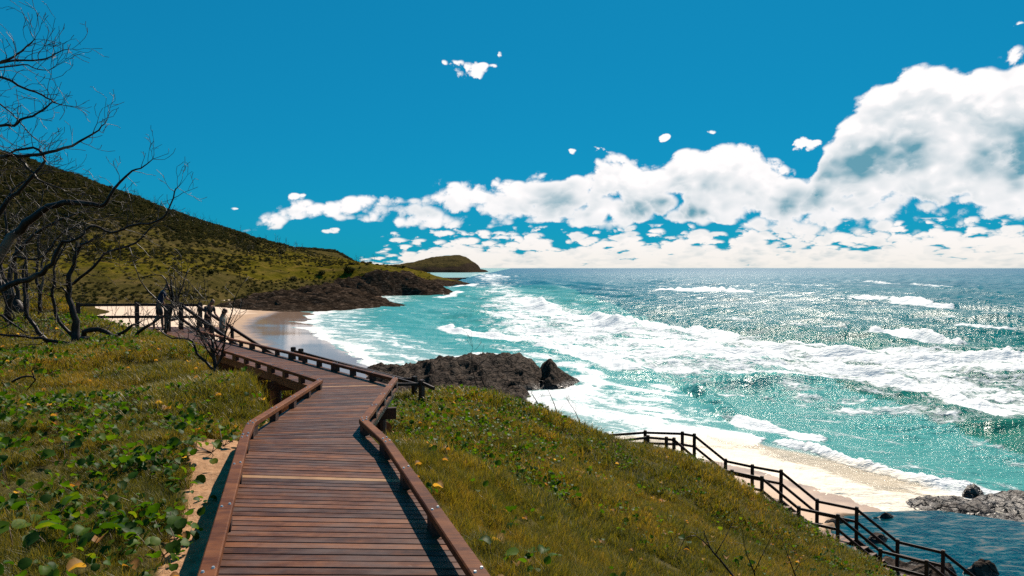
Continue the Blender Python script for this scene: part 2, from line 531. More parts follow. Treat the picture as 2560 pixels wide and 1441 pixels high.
# walkway centre line used for the bare sandy strips
sand_l = [(-1.50, 2.6), (-1.9, 4.2), (-2.5, 5.8), (-3.25, 7.6)]
sand_r = [(-1.3, 8.2), (-0.9, 9.2), (-1.4, 10.6)]
def near_sand(x, y):
    d, _, _ = seg_dist(x, y, sand_l)
    s = 1 - sstep(0.05, 0.52, d)
    d2, _, _ = seg_dist(x, y, sand_r)
    s = np.maximum(s, (1 - sstep(0.2, 1.2, d2)) * (0.42 + 0.35 * fbm(x * 1.3, y * 1.3, octaves=3, seed=33)))
    d3, _, _ = seg_dist(x, y, [(-2.75, 10.6), (-3.15, 11.4), (-6.05, 15.7), (-9.0, 19.5)])
    s = np.maximum(s, 1 - sstep(0.9, 1.15, d3))
    return s
def build_near():
    # finer rows near the camera
    ys = np.concatenate([np.arange(-4, 2, 0.4), np.arange(2, 14, 0.09), np.arange(14, 30, 0.16), np.arange(30, 70, 0.6)])
    xs = np.concatenate([np.arange(-62, -16, 0.6), np.arange(-16, 16, 0.11), np.arange(16, 32, 0.6)])
    X, Y = np.meshgrid(xs, ys)
    Z = near_z(X, Y)
    me = mesh_np('grass_bank', np.stack([X, Y, Z], -1).reshape(-1, 3), grid_faces(*X.shape), MATS['bank_soil'], attrs={'sand': near_sand(X, Y)})
    tag(link('grass_bank', me), 'steep grassy bank running down from the walkway towards the sea', kind='structure')
mat_bank(); build_near()

# ------------------------------------------------------------------ beach (waterline traced where it lies on the sea plane)
shore_px = [(905, 912), (880, 893), (850, 872), (810, 850), (770, 832), (748, 818), (750, 800), (790, 783), (825, 768), (880, 757), (935, 750)]
shore = [sea(*p) for p in shore_px]
shore_line = [(2.0, 60), (-6, 76)] + [(p.x, p.y) for p in shore] + [(-70, 340), (-70, 420)]
def beach_z(x, y):
    d, s, _ = seg_dist(x, y, shore_line)
    sd = d * s              # positive on the land side (left of the direction of travel)
    up = np.where(sd > 0, 0.035 * np.minimum(sd, 28) + 0.03 * np.clip(sd - 28, 0, 60) + 0.02, 0.05 * np.maximum(sd, -80))
    return up + 0.05 * fbm(x * 0.06, y * 0.06, octaves=2, seed=3)
def mat_sand():
    m, k = material('beach_sand')
    tc = k.n('ShaderNodeTexCoord').outputs['Object']
    n1 = k.noise(tc, 0.05, 3, 0.5); n2 = k.noise(tc, 1.5, 4, 0.6); n3 = k.noise(tc, 0.35, 3, 0.6)
    d = k.m('ADD', k.attr('inland'), k.m('MULTIPLY', k.m('SUBTRACT', n1, 0.5), 26.0))
    dry = k.mr(d, 17.0, 21.0, smooth=True)
    damp = k.mr(k.m('ADD', k.attr('inland'), k.m('MULTIPLY', k.m('SUBTRACT', n3, 0.5), 5.0)), 9.0, 15.0, smooth=True)
    cw = k.mix(damp, (0.31, 0.205, 0.15), (0.40, 0.235, 0.12))
    cd = k.mix(n2, (0.62, 0.44, 0.31), (0.72, 0.54, 0.39))
    c = k.mix(dry, cw, cd)
    r = k.m('ADD', 0.07, k.m('ADD', k.m('MULTIPLY', damp, 0.55), k.m('MULTIPLY', dry, 0.25)))
    finish(k, c, r, k.m('ADD', n2, n3), k.m('MULTIPLY', dry, 0.5), 0.25, spec=0.5)
    return m
def build_beach():
    ys = np.concatenate([np.arange(45, 140, 1.1), np.arange(140, 430, 2.2)])
    xs = np.arange(-260, 12, 1.3)
    X, Y = np.meshgrid(xs, ys)
    Z = beach_z(X, Y)
    d, s, _ = seg_dist(X, Y, shore_line)
    me = mesh_np('beach', np.stack([X, Y, Z], -1).reshape(-1, 3), grid_faces(*X.shape), MATS['beach_sand'], attrs={'inland': d * s})
    tag(link('beach', me), 'pale sandy beach curving round the bay, wet near the water', kind='structure')
mat_sand(); build_beach()

# ------------------------------------------------------------------ far hillside with its rocky foot
far_pts = []
for px, py, Y in [(-260, 330, 360), (-100, 360, 370), (0, 408, 380), (100, 433, 395), (200, 462, 405), (300, 492, 420), (430, 543, 440), (520, 578, 460), (600, 603, 480), (680, 620, 500), (740, 630, 520), (820, 645, 560), (880, 657, 590), (950, 667, 600),
                  (1010, 672, 590), (1060, 681, 585), (1100, 694, 590), (1140, 703, 600), (1172, 709, 610),
                  (0, 520, 330), (150, 540, 330), (300, 580, 340), (450, 620, 360), (600, 640, 400), (700, 648, 430), (780, 660, 440), (860, 672, 440), (930, 680, 440),
                  (0, 640, 270), (150, 660, 265), (300, 690, 262), (450, 700, 270), (600, 700, 300), (700, 700, 330), (780, 700, 345), (850, 690, 352), (900, 684, 356), (960, 686, 362), (1000, 693, 368), (1040, 706, 372), (1080, 722, 374), (1105, 728, 376),
                  (0, 760, 200), (120, 762, 206), (230, 764, 212), (350, 757, 232), (450, 756, 236), (550, 753, 243), (640, 752, 250), (720, 750, 262), (790, 744, 285), (850, 744, 322), (930, 741, 342), (1000, 738, 358), (1060, 737, 362), (1118, 736, 366),
                  (1000, 720, 480), (1060, 716, 500), (1120, 716, 560)]:
    p = at(px, py, Y); far_pts.append((p.x, p.y, p.z))
for X, Y, z in [(-30, 340, -4), (-20, 378, -4), (-60, 320, -3.5), (-95, 285, -2), (-20, 430, -3), (-40, 450, -1.5), (-25, 560, -4), (-10, 615, -4), (-60, 700, -4), (-90, 260, -2.5), (-120, 225, -2), (-150, 188, 4.4), (-190, 165, 6.5), (-128, 192, 3.6), (-135, 165, 4.2), (-260, 170, 4),
                (-80, 400, 9), (-60, 405, 4), (-62, 425, 2), (-48, 388, 5), (-90, 460, 14), (-150, 700, 10), (-300, 700, 40), (-450, 600, 110), (-600, 500, 120), (-600, 250, 90), (-330, 200, 25), (-420, 130, 60), (-400, 420, 96), (-700, 800, 90)]:
    far_pts.append((X, Y, z))
far_f = rbf([(p[0], p[1]) for p in far_pts], [p[2] for p in far_pts], 7.0)
def far_z(x, y):
    z = far_f(x, y)
    hi = sstep(3, 14, z)
    rocky = 1 - sstep(1.5, 4.5, z + 3.0 * fbm(x * 0.05, y * 0.05, octaves=3, seed=21) + 4.5 * (1 - sstep(-125, -92, x)) - 7.5 * sstep(-104, -74, x) * (1 - sstep(380, 460, y)))
    gully = fbm(x * 0.022 + y * 0.006, y * 0.013, octaves=5, seed=31, ridged=True)
    z = z + hi * (2.6 * gully + 0.9 * fbm(x * 0.12, y * 0.12, octaves=3, seed=8))
    st = fbm(x * 0.10 + y * 0.05, y * 0.22, octaves=5, rough=0.62, seed=41, ridged=True)
    cl = sstep(-140, -105, x) * (1 - sstep(395, 450, y))
    z = z + rocky * sstep(-0.5, 2.0, z) * (1.6 + 1.9 * cl) * st + rocky * sstep(0, 3, z) * 0.8 * fbm(x * 0.5, y * 0.5, octaves=2, seed=47, ridged=True)
    return z, rocky
def mat_hill():
    m, k = material('hill_cover')
    tc = k.n('ShaderNodeTexCoord').outputs['Object']
    x, y, z = k.sep(tc)
    head = k.attr('dark'); n1 = k.noise(tc, 0.018, 5, 0.62); n2 = k.noise(tc, 0.16, 5, 0.65); n3 = k.noise(k.vm('MULTIPLY', tc, (1, 1, 3)), 0.5, 4, 0.7)
    grass = k.ramp(n2, [(0.3, (0.040, 0.036, 0.004)), (0.5, (0.090, 0.074, 0.008)), (0.72, (0.165, 0.105, 0.024))])
    scrub = k.ramp(n2, [(0.3, (0.026, 0.020, 0.009)), (0.5, (0.052, 0.041, 0.018)), (0.7, (0.085, 0.062, 0.030))])
    high = k.mr(k.m('ADD', z, k.m('MULTIPLY', k.m('SUBTRACT', n1, 0.5), 90.0)), 16.0, 36.0, smooth=True)
    band = k.mr(k.m('ADD', k.m('ADD', z, k.m('MULTIPLY', x, 0.05)), k.m('MULTIPLY', k.m('SUBTRACT', n1, 0.5), 40.0)), 7.0, 2.0, smooth=True)
    c = k.mix(k.m('MAXIMUM', k.m('MULTIPLY', k.m('MAXIMUM', high, k.m('MULTIPLY', band, 0.8)), 0.85), k.m('MULTIPLY', head, k.mr(n2, 0.72, 0.5))), grass, scrub)
    rk = k.ramp(n3, [(0.30, (0.009, 0.006, 0.0045)), (0.52, (0.030, 0.021, 0.015)), (0.76, (0.13, 0.092, 0.068))])
    rock = k.mr(k.m('ADD', k.attr('rock'), k.m('MULTIPLY', k.m('SUBTRACT', n2, 0.5), 0.9)), 0.4, 0.6)
    c = k.mix(rock, c, rk)
    finish(k, c, k.mr(rock, 0, 1, 0.95, 0.75), k.m('ADD', n3, n2), 0.8, 0.9, spec=0.0)
    return m
def build_far():
    ys = np.concatenate([np.arange(150, 420, 1.5), np.arange(420, 760, 3.0)])
    xs = np.concatenate([np.arange(-620, -260, 5.0), np.arange(-260, 6, 1.3)])
    X, Y = np.meshgrid(xs, ys)
    Z, rk = far_z(X, Y)
    me = mesh_np('hillside', np.stack([X, Y, Z], -1).reshape(-1, 3), grid_faces(*X.shape), MATS['hill_cover'], attrs={'rock': rk})
    tag(link('hillside', me), 'scrub covered hillside falling to black rocks and a grassy point', kind='structure')
mat_hill(); build_far()

def build_headland():
    """the far cape on the horizon and the ridge behind the point"""
    ys = np.arange(2150, 3300, 9.0); xs = np.arange(-760, 20, 4.0)
    X, Y = np.meshgrid(xs, ys)
    yc = 2550
    prof_px = [(900, 671), (1010, 664), (1050, 655), (1085, 647), (1110, 643), (1150, 642), (1168, 648), (1180, 657), (1192, 665), (1196, 674), (1215, 676.5), (1225, 690)]
    pxs = 1280 + X / yc * F
    top = np.interp(pxs, [p[0] for p in prof_px], [(671 - p[1]) / F * yc + EYE for p in prof_px])
    w = np.clip((Y - yc) / 330.0, -1, 1)
    Z = (top + 12) * np.sqrt(np.clip(1 - w * w, 0, 1)) - 12
    Z = Z + 8.0 * fbm(X * 0.016, Y * 0.02, octaves=5, seed=77, ridged=True) * sstep(0, 18, Z)
    rk = 1 - sstep(12, 34, Z + 6 * fbm(X * 0.03, Y * 0.03, octaves=3, seed=12) - 20 * sstep(-190, -130, X))
    me = mesh_np('headland', np.stack([X, Y, Z], -1).reshape(-1, 3), grid_faces(*X.shape), MATS['hill_cover'], attrs={'rock': rk * 0.6, 'dark': np.ones_like(X)})
    tag(link('headland', me), 'distant dark headland with a steep seaward nose on the horizon', kind='structure')
    ys = np.arange(640, 1400, 6.0); xs = np.arange(-900, -60, 5.0)
    X, Y = np.meshgrid(xs, ys)
    yc = 900
    prof_px = [(300, 560), (560, 596), (720, 622), (800, 626), (838, 630), (870, 646), (884, 655), (900, 663), (960, 668), (1000, 680), (1030, 696)]
    pxs = 1280 + X / Y * F
    top = np.interp(pxs, [p[0] for p in prof_px], [(671 - p[1]) / F * yc + EYE for p in prof_px])
    w = np.clip((Y - yc) / 250.0, -1, 1)
    Z = (top + 6) * np.sqrt(np.clip(1 - w * w, 0, 1)) - 6
    Z = Z + 1.6 * fbm(X * 0.05, Y * 0.05, octaves=4, seed=78) * sstep(0, 10, Z)
    me = mesh_np('ridge', np.stack([X, Y, Z], -1).reshape(-1, 3), grid_faces(*X.shape), MATS['hill_cover'], attrs={'rock': 1 - sstep(1, 5, Z), 'dark': np.ones_like(X) * 0.8})
    tag(link('ridge', me), 'low hazy ridge behind the grassy point', kind='structure')
build_headland()

# ------------------------------------------------------------------ shore rocks
def mat_rock():
    m, k = material('shore_rock')
    tc = k.n('ShaderNodeTexCoord').outputs['Object']
    x, y, z = k.sep(tc)
    n1 = k.noise(tc, 0.35, 5, 0.65); n2 = k.noise(k.vm('MULTIPLY', tc, (1, 1, 2.5)), 2.2, 5, 0.7); v = k.voro(tc, 1.1, 'DISTANCE_TO_EDGE', 1.0)
    c = k.ramp(n2, [(0.28, (0.009, 0.006, 0.0045)), (0.46, (0.036, 0.025, 0.018)), (0.62, (0.100, 0.070, 0.050)), (0.80, (0.24, 0.175, 0.13))])
    c = k.mix(k.mr(n1, 0.42, 0.6), c, k.mix(1.0, c, (0.55, 0.50, 0.50), 'MULTIPLY'))
    crack = k.mr(v, 0.0, 0.07)
    c = k.mix(crack, (0.010, 0.008, 0.007), c)
    wet = k.mr(k.m('ADD', z, k.m('MULTIPLY', n1, 1.2)), 1.25, 0.65, smooth=True)
    c = k.mix(k.m('MULTIPLY', wet, 0.55), c, k.mix(1.0, c, (0.35, 0.33, 0.33), 'MULTIPLY'))
    r = k.mr(wet, 0, 1, 0.70, 0.42)
    h = k.m('ADD', k.m('MULTIPLY', n2, 0.8), k.m('MULTIPLY', crack, 0.5))
    finish(k, c, r, h, 1.0, 0.16, spec=k.mr(wet, 0, 1, 0.03, 0.32))
    return m
mat_rock()
def rock_mesh(name, poly_px, base, hfun, step, ysc, seed, zmin=-0.8):
    """a rock platform over a footprint traced on the sea plane; hfun(x,y)->target height"""
    poly = [(lambda p: (p.x, p.y))(sea(*q)) for q in poly_px]
    x0 = min(p[0] for p in poly) - 2; x1 = max(p[0] for p in poly) + 2
    y0 = min(p[1] for p in poly) - 2; y1 = max(p[1] for p in poly) + 2
    xs = np.arange(x0, x1, step); ys = np.arange(y0, y1, step)
    X, Y = np.meshgrid(xs, ys)
    d, _, _ = seg_dist(X, Y, poly + [poly[0]])
    sd = np.where(inside(X, Y, poly), d, -d)
    Z = hfun(X, Y, sd)
    me = mesh_np(name, np.stack([X, Y, Z], -1).reshape(-1, 3), grid_faces(*X.shape), MATS['shore_rock'])
    # drop everything far below water
    bm = bmesh.new(); bm.from_mesh(me)
    bmesh.ops.delete(bm, geom=[f for f in bm.faces if max(v.co.z for v in f.verts) < zmin], context='FACES')
    bm.to_mesh(me); bm.free()
    return link(name, me)
def outcrop_h(amp, tops, seed, edge=2.5, rough=0.8):
    def f(X, Y, sd):
        sdn = sd + 1.3 * fbm(X * 0.22, Y * 0.22, octaves=3, seed=seed + 3)
        base = amp * sstep(-0.6, edge, sdn) - 1.2
        for (tx, ty, rx, ry, h) in tops:
            q = ((X - tx) / rx) ** 2 + ((Y - ty) / ry) ** 2
            base = base + h * np.exp(-q * 1.1) * sstep(-0.5, 2, sdn)
        a = X * 0.32 + Y * 0.12; b = Y * 0.34 - X * 0.1
        n = fbm(a, b, octaves=6, rough=0.6, seed=seed, ridged=True)
        t = fbm(X * 1.2, Y * 1.2, octaves=3, rough=0.6, seed=seed + 50)
        strata = np.abs(((X * 0.9 + Y * 0.5 + 1.2 * fbm(X * .3, Y * .3, octaves=2, seed=seed + 8)) % 1.0) - 0.5)
        return base + rough * n * sstep(-1.0, 1.5, sd + 1) + 0.18 * t - 0.25 * strata
    return f
def P2(px, py, z=0.0):
    p = sea(px, py, z); return p.x, p.y
tops = [(*P2(1190, 925, 1), 7, 5, 1.7), (*P2(1290, 930, 1), 4, 4, 1.2), (*P2(1100, 940, 1), 6, 4, 1.0), (*P2(1000, 940, 1), 9, 5, .6)]
o = rock_mesh('rock_outcrop', [(900, 925), (1000, 922), (1080, 925), (1160, 912), (1250, 905), (1330, 925), (1400, 960), (1345, 985), (1330, 1010), (1335, 1050), (1290, 1080), (1150, 1060), (1000, 1040), (890, 960)], 0,
              outcrop_h(1.75, tops, 11, 2.6, 0.95), 0.26, 1, 11)
tag(o, 'rugged brown rock outcrop at the water behind the walkway corner', 'rock')
bx, by = P2(1385, 962, 0)
o = rock_mesh('boulder', [(1322, 962), (1330, 942), (1380, 934), (1420, 940), (1449, 955), (1436, 964), (1400, 974), (1345, 974)], 0,
              outcrop_h(1.3, [(bx - 1.4, by + 1.2, 2.0, 3.2, 2.1), (bx + 0.6, by + .8, 2.6, 3.4, 1.2)], 23, 0.7, 0.5), 0.14, 1, 23)
tag(o, 'big dark wedge shaped boulder at the seaward end of the brown outcrop', 'rock')
for nm, poly, amp, tp, sd_, lab, ed in [
        ('boulder', [(1095, 735), (1102, 729), (1112, 729), (1120, 734), (1108, 737)], 2.6, [], 31, 'square dark rock standing off the tip of the rocky foot of the hill', 2.0),
        ('boulder', [(1078, 736), (1084, 730), (1093, 730), (1097, 735)], 2.0, [], 35, 'smaller dark rock just inland of the square one at the rocky tip', 2.0)]:
    o = rock_mesh(nm, poly, 0, outcrop_h(amp, tp, sd_, ed, 0.6), 0.6, 1, sd_)
    tag(o, lab, 'rock')
# reef and pool edge at the lower right
o = rock_mesh('reef_rocks', [(2225, 1262), (2290, 1238), (2370, 1228), (2440, 1222), (2560, 1225), (2750, 1235), (2800, 1330), (2620, 1345), (2540, 1322), (2450, 1302), (2360, 1295), (2260, 1288)], 0,
              outcrop_h(1.28, [], 51, 1.8, 0.46), 0.11, 1, 51)
tag(o, 'low jagged reef of wet dark rocks between the surf and the pool', 'rock')
o = rock_mesh('reef_rocks', [(2370, 1232), (2385, 1215), (2430, 1208), (2470, 1222), (2450, 1240), (2400, 1245)], 0, outcrop_h(1.6, [], 57, 0.9, 0.5), 0.10, 1, 57)
tag(o, 'raised dark rock in the surf at the seaward edge of the reef', 'rock')
for poly, lab, sd_, am in [([(2418, 1376), (2450, 1366), (2490, 1382), (2470, 1392), (2430, 1388)], 'small pointed rock breaking the surface in the middle of the pool', 61, 1.7),
                       ([(2150, 1360), (2170, 1345), (2230, 1340), (2270, 1352), (2230, 1366), (2180, 1372)], 'rock ledge in the pool seen through the stair railing', 63, 1.25),
                       ([(2120, 1440), (2200, 1412), (2300, 1424), (2380, 1440), (2400, 1500), (2300, 1560), (2100, 1560)], 'dark rocks under the bottom flight of the stairs', 67, 1.5),
                       ([(2380, 1432), (2440, 1424), (2490, 1440), (2460, 1452), (2390, 1448)], 'flat rock in the pool near the bottom edge of the view', 69, 1.6),
                       ([(2010, 1320), (2060, 1296), (2150, 1292), (2230, 1298), (2170, 1318), (2060, 1345), (2000, 1360)], 'glistening rock shelf between the cove sand and the pool', 71, 1.35)]:
    o = rock_mesh('pool_rock', poly, 0, outcrop_h(am + 0.3, [], sd_, 0.5, 0.38), 0.075, 1, sd_)
    tag(o, lab, 'rock')
# sandy floor of the little cove
cove_line = [P2(1560, 1150), P2(1760, 1150), P2(1900, 1180), P2(2050, 1225), P2(2160, 1262), P2(2230, 1290)]
def build_cove():
    xs = np.arange(4, 42, 0.35); ys = np.arange(24, 62, 0.35)
    X, Y = np.meshgrid(xs, ys)
    d, s, _ = seg_dist(X, Y, cove_line)
    sd = -d * s
    Z = np.where(sd > 0, 0.06 * sd, 0.13 * np.maximum(sd, -12)) + 0.03 + 0.02 * fbm(X * .4, Y * .4, octaves=2, seed=4)
    Z = np.where(inside(X, Y, [P2(2100, 1300), P2(2560, 1285), P2(3400, 1400), P2(3000, 1900), P2(1900, 1700)]), -1.5, Z)
    me = mesh_np('cove_sand', np.stack([X, Y, Z], -1).reshape(-1, 3), grid_faces(*X.shape), MATS['beach_sand'], attrs={'inland': np.clip(sd, 0, 99) * 0.6 + 11.5})
    tag(link('cove_sand', me), 'wet sand of the small cove beside the stairs', kind='structure')
build_cove()
# ------------------------------------------------------------------ sea
def mat_sea():
    m, k = material('sea_water')
    tc = k.n('ShaderNodeTexCoord').outputs['Object']
    x, y, z = k.sep(tc)
    foam = k.attr('foam'); shal = k.attr('shallow'); calm = k.attr('calm')
    dist = y
    # colour by depth
    nbig = k.noise(k.vm('MULTIPLY', tc, (0.35, 1.0, 1.0)), 0.012, 4, 0.6)
    deepc = k.ramp(k.mr(k.m('LOGARITHM', k.m('MAXIMUM', dist, 20.0), 10.0), 1.5, 3.7),
                   [(0.0, (0.030, 0.17, 0.105)), (0.22, (0.012, 0.165, 0.125)), (0.42, (0.002, 0.14, 0.155)), (0.60, (0.001, 0.14, 0.190)), (0.85, (0.001, 0.13, 0.205)), (1.0, (0.002, 0.12, 0.20))])
    deepc = k.mix(k.mr(nbig, 0.35, 0.65), k.mix(1.0, deepc, (0.62, 0.80, 0.88), 'MULTIPLY'), deepc)
    c = k.mix(k.mr(shal, 0.0, 0.55, smooth=True), deepc, (0.060, 0.29, 0.27))
    c = k.mix(k.mr(shal, 0.55, 0.85, smooth=True), c, (0.22, 0.38, 0.36))
    c = k.mix(k.mr(shal, 0.86, 1.0, smooth=True), c, (0.52, 0.43, 0.31))
    # foam lace: streaks and cells of several sizes
    wp = k.noise(tc, 0.10, 3, 0.6, color=True)
    p1 = k.vm('ADD', tc, k.vm('MULTIPLY', k.vm('SUBTRACT', wp, (0.5, 0.5, 0.5)), (9, 9, 0)))
    rot = k.n('ShaderNodeVectorRotate', {'Vector': p1, 'Angle': R(42)}, rotation_type='Z_AXIS').outputs[0]
    f1 = k.noise(k.vm('MULTIPLY', rot, (0.42, 1.25, 1.0)), 0.26, 8, 0.70)
    f2 = k.voro(p1, 0.55, 'DISTANCE_TO_EDGE', 1.0, 0.6)
    f3 = k.noise(tc, 2.2, 4, 0.65)
    lace = k.m('ADD', k.m('MULTIPLY', k.m('SUBTRACT', f1, 0.5), 3.6), k.m('MULTIPLY', k.m('SUBTRACT', 0.13, f2), 1.5))
    lace = k.m('ADD', lace, k.m('MULTIPLY', k.m('SUBTRACT', f3, 0.5), 1.0))
    fm = k.m('ADD', k.m('MULTIPLY', foam, 2.0), k.m('SUBTRACT', lace, 1.0))
    fmask = k.mr(fm, -0.05, 0.55, smooth=True)
    fcol = k.mix(k.mr(shal, 0.8, 1.0), (0.74, 0.76, 0.76), (0.80, 0.70, 0.56))
    c = k.mix(fmask, c, fcol)
    # ripples
    b1 = k.noise(k.vm('MULTIPLY', tc, (0.55, 1.0, 1.0)), 0.9, 5, 0.66)
    b2 = k.noise(tc, 4.5, 3, 0.6)
    b0 = k.noise(k.vm('MULTIPLY', tc, (0.4, 1.0, 1.0)), 0.10, 5, 0.6)
    near = k.mr(dist, 40.0, 400.0, 1.0, 0.0)
    h = k.m('ADD', k.m('MULTIPLY', b1, k.mr(dist, 60.0, 600.0, 0.40, 0.10)), k.m('MULTIPLY', b2, k.m('MULTIPLY', near, 0.05)))
    h = k.m('ADD', h, k.m('MULTIPLY', b0, k.mr(dist, 80.0, 1500.0, 1.6, 3.4)))
    h = k.m('ADD', h, k.m('MULTIPLY', fmask, 0.10))
    stg = k.m('MULTIPLY', k.m('SUBTRACT', 1.0, k.m('MULTIPLY', calm, 0.75)), 1.0)
    bmp = k.n('ShaderNodeBump', {'Strength': stg, 'Distance': 1.0, 'Height': h})
    p = k.n('ShaderNodeBsdfPrincipled')
    k.put(p.inputs['Base Color'], c)
    rf = k.mr(k.m('LOGARITHM', k.m('MAXIMUM', dist, 20.0), 10.0), 1.7, 3.2, 0.12, 0.36)
    k.put(p.inputs['Roughness'], k.m('ADD', rf, k.m('MULTIPLY', fmask, 0.45)))
    p.inputs['IOR'].default_value = 1.33
    k.put(p.inputs['Specular IOR Level'], 0.15)
    k.put(p.inputs['Normal'], bmp.outputs[0])
    k.n('ShaderNodeOutputMaterial', {0: p.outputs[0]})
    return m
mat_sea()

def chart(X, Y):
    """place on the sea surface written as (pixel column, pixel row) of the photograph: only a ruler for the foam map"""
    return 1280 + X / Y * F, 671 + EYE / Y * F

def build_sea():
    rows = [22.0]
    while rows[-1] < 60000:
        y_ = rows[-1]
        rows.append(y_ * (1.0105 if y_ < 700 else 1.03))
    ys = np.array(rows); us = np.concatenate([np.linspace(-0.62, -0.34, 60, endpoint=False), np.linspace(-0.34, 0.78, 900), np.linspace(0.79, 1.5, 70)])
    U, Y = np.meshgrid(us, ys)
    X = U * Y
    PX, PY = chart(X, Y)
    foam = np.zeros_like(X); bump = np.zeros_like(X); shal = np.zeros_like(X); calm = np.zeros_like(X)
    wob = fbm(X * 0.03, Y * 0.03, octaves=4, seed=91)
    wob2 = fbm(X * 0.12, Y * 0.12, octaves=4, seed=95)
    def stroke(pts, wu, wd, s, hgt=0.0, hw=1.6, endfade=0.08):
        """foam along a crest: wu metres seaward, wd metres shoreward of the line"""
        nonlocal foam, bump
        q = [(lambda p: (p.x, p.y))(sea(*p)) for p in pts]
        d, sd, t = seg_dist(X, Y, q)
        sgn = d * sd + wob * 2.4 + wob2 * np.minimum(1.2 + 0.12 * wd, 3.0)
        # left of travel direction (towards -> +) is the seaward side when traced from left to right on screen
        f = np.where(sgn > 0, 1 - sstep(0, wu, sgn), 1 - sstep(0.15 * wd, wd, -sgn))
        e = sstep(0, endfade, t) * (1 - sstep(1 - endfade, 1, t))
        e = np.where((t <= 0) | (t >= 1), 0, e)
        foam = np.maximum(foam, f * s * e)
        if hgt: bump = bump + 1.5 * hgt * e * np.exp(-(sgn / hw) ** 2) * (1 + 0.5 * wob2)
    def area(pts, s, soft):
        nonlocal foam
        q = [(lambda p: (p.x, p.y))(sea(*p)) for p in pts]
        d, _, _ = seg_dist(X, Y, q + [q[0]])
        dd = np.where(inside(X, Y, q), d, -d) / np.maximum(Y, 1) * 100
        foam = np.maximum(foam, s * sstep(-soft, soft, dd + 3.5 * wob2))
    # faint foam everywhere, more inside the surf zone
    foam += 0.24 * (1 - sstep(250, 900, Y)) + 0.17 * (1 - sstep(80, 170, Y)) * (0.5 + 0.9 * fbm(X * 0.05, Y * 0.08, octaves=3, seed=98)) + 0.05 + 0.16 * wob + 0.10 * wob2
    # the long white surf band running from the far cape to the right edge
    area([(1190, 686), (1260, 688), (1300, 722), (1400, 752), (1500, 780), (1620, 812), (1760, 828), (1900, 846), (2100, 866), (2330, 888), (2560, 903), (2700, 915), (2700, 1030), (2560, 1012), (2300, 985), (2100, 950), (1900, 930), (1700, 928), (1560, 915), (1440, 895), (1330, 862), (1230, 848), (1205, 800), (1200, 750), (1195, 720)], 0.68, 5)
    area([(1185, 684), (1230, 684), (1290, 690), (1250, 700), (1190, 700)], 0.7, 3)
    for pts, wu, wd, s, hg, hw in [
            ([(1480, 772), (1560, 795), (1640, 818), (1720, 830), (1800, 838), (1900, 855)], 2, 16, 1.0, 1.0, 2.4),
            ([(1300, 740), (1370, 762), (1440, 784), (1520, 806), (1600, 840)], 2, 20, .95, 1.1, 3.0),
            ([(1560, 850), (1700, 862), (1850, 880), (1990, 884)], 2, 10, 1.0, .9, 2.0),
            ([(1990, 884), (2120, 880), (2300, 900), (2450, 905), (2600, 912)], 3, 12, .95, .5, 2.0),
            ([(2060, 900), (2200, 925), (2350, 962), (2460, 990), (2600, 1020)], 2, 9, 1.0, .7, 1.6),
            ([(1330, 852), (1400, 862), (1500, 880), (1560, 905), (1640, 925)], 1.5, 8, .95, .6, 1.6),
            ([(1112, 812), (1150, 826), (1200, 836), (1270, 842), (1330, 850)], 1.5, 7, 1.0, .8, 1.8),
            ([(1225, 862), (1330, 880), (1420, 896)], 1, 6, .55, .2, 1.4),
            ([(2170, 838), (2230, 826), (2290, 836), (2360, 850), (2440, 858)], 2.0, 8, 1.0, 1.3, 1.9),
            ([(2110, 745), (2180, 742), (2240, 752), (2320, 764), (2400, 766)], 4, 14, 1.0, 1.5, 3.0),
            ([(1640, 722), (1760, 724), (1900, 728)], 6, 26, 1.0, 1.6, 4.0),
            ([(2040, 700), (2200, 706), (2420, 720)], 6, 16, .6, 1.0, 4.0),
            ([(2380, 790), (2470, 800), (2600, 806)], 4, 8, .7, .7, 2.0),
            ([(1900, 800), (2020, 806), (2130, 808)], 4, 8, .55, .7, 2.0),
            ([(1830, 1035), (1900, 1046), (2010, 1062), (2080, 1078)], 1, 5, .95, .4, 1.2),
            ([(1560, 1040), (1700, 1062), (1830, 1085), (1930, 1100)], 2, 6, .85, .25, 1.2),
            ([(1930, 1090), (1990, 1112), (2060, 1130), (2150, 1160), (2240, 1185), (2340, 1205), (2470, 1222), (2620, 1245)], .7, 1.6, 1.0, .42, .55),
            ([(1690, 1118), (1790, 1142), (1900, 1166), (2040, 1200), (2150, 1235)], .4, 1.6, .70, .07, .5),
            ([(1700, 1170), (1850, 1200), (2000, 1250), (2100, 1290)], .3, 1.4, .60, .04, .5),
            ([(1240, 1010), (1330, 985), (1420, 975), (1480, 960), (1450, 925), (1380, 905)], 5, 5, .80, .2, 2.0),
            ([(1050, 905), (1130, 893), (1190, 882), (1290, 886), (1340, 905)], 3, 3, .75, .15, 1.5),
            ([(900, 915), (980, 920), (1060, 915)], 3, 3, .6, .1, 1.0),
            ([(1085, 742), (1130, 738), (1150, 728)], 6, 6, .9, .3, 2.0),
            ([(1110, 716), (1160, 714), (1195, 710)], 8, 12, .9, .3, 2.0),
            ([(820, 752), (880, 746), (960, 744), (1040, 742)], 5, 5, .7, .1, 2.0)]:
        stroke(pts, wu, wd, s, hg, hw)
    # churned water round the outcrop and below it
    area([(1310, 965), (1420, 985), (1480, 960), (1650, 935), (1800, 950), (1700, 1000), (1900, 1110), (1800, 1150), (1480, 1110), (1280, 1040)], 0.62, 7)
    area([(1600, 1110), (1900, 1120), (2200, 1220), (2360, 1235), (2230, 1300), (2000, 1300), (1650, 1170)], 0.92, 4)
    area([(2240, 1205), (2600, 1232), (2700, 1260), (2300, 1260)], 0.72, 3)
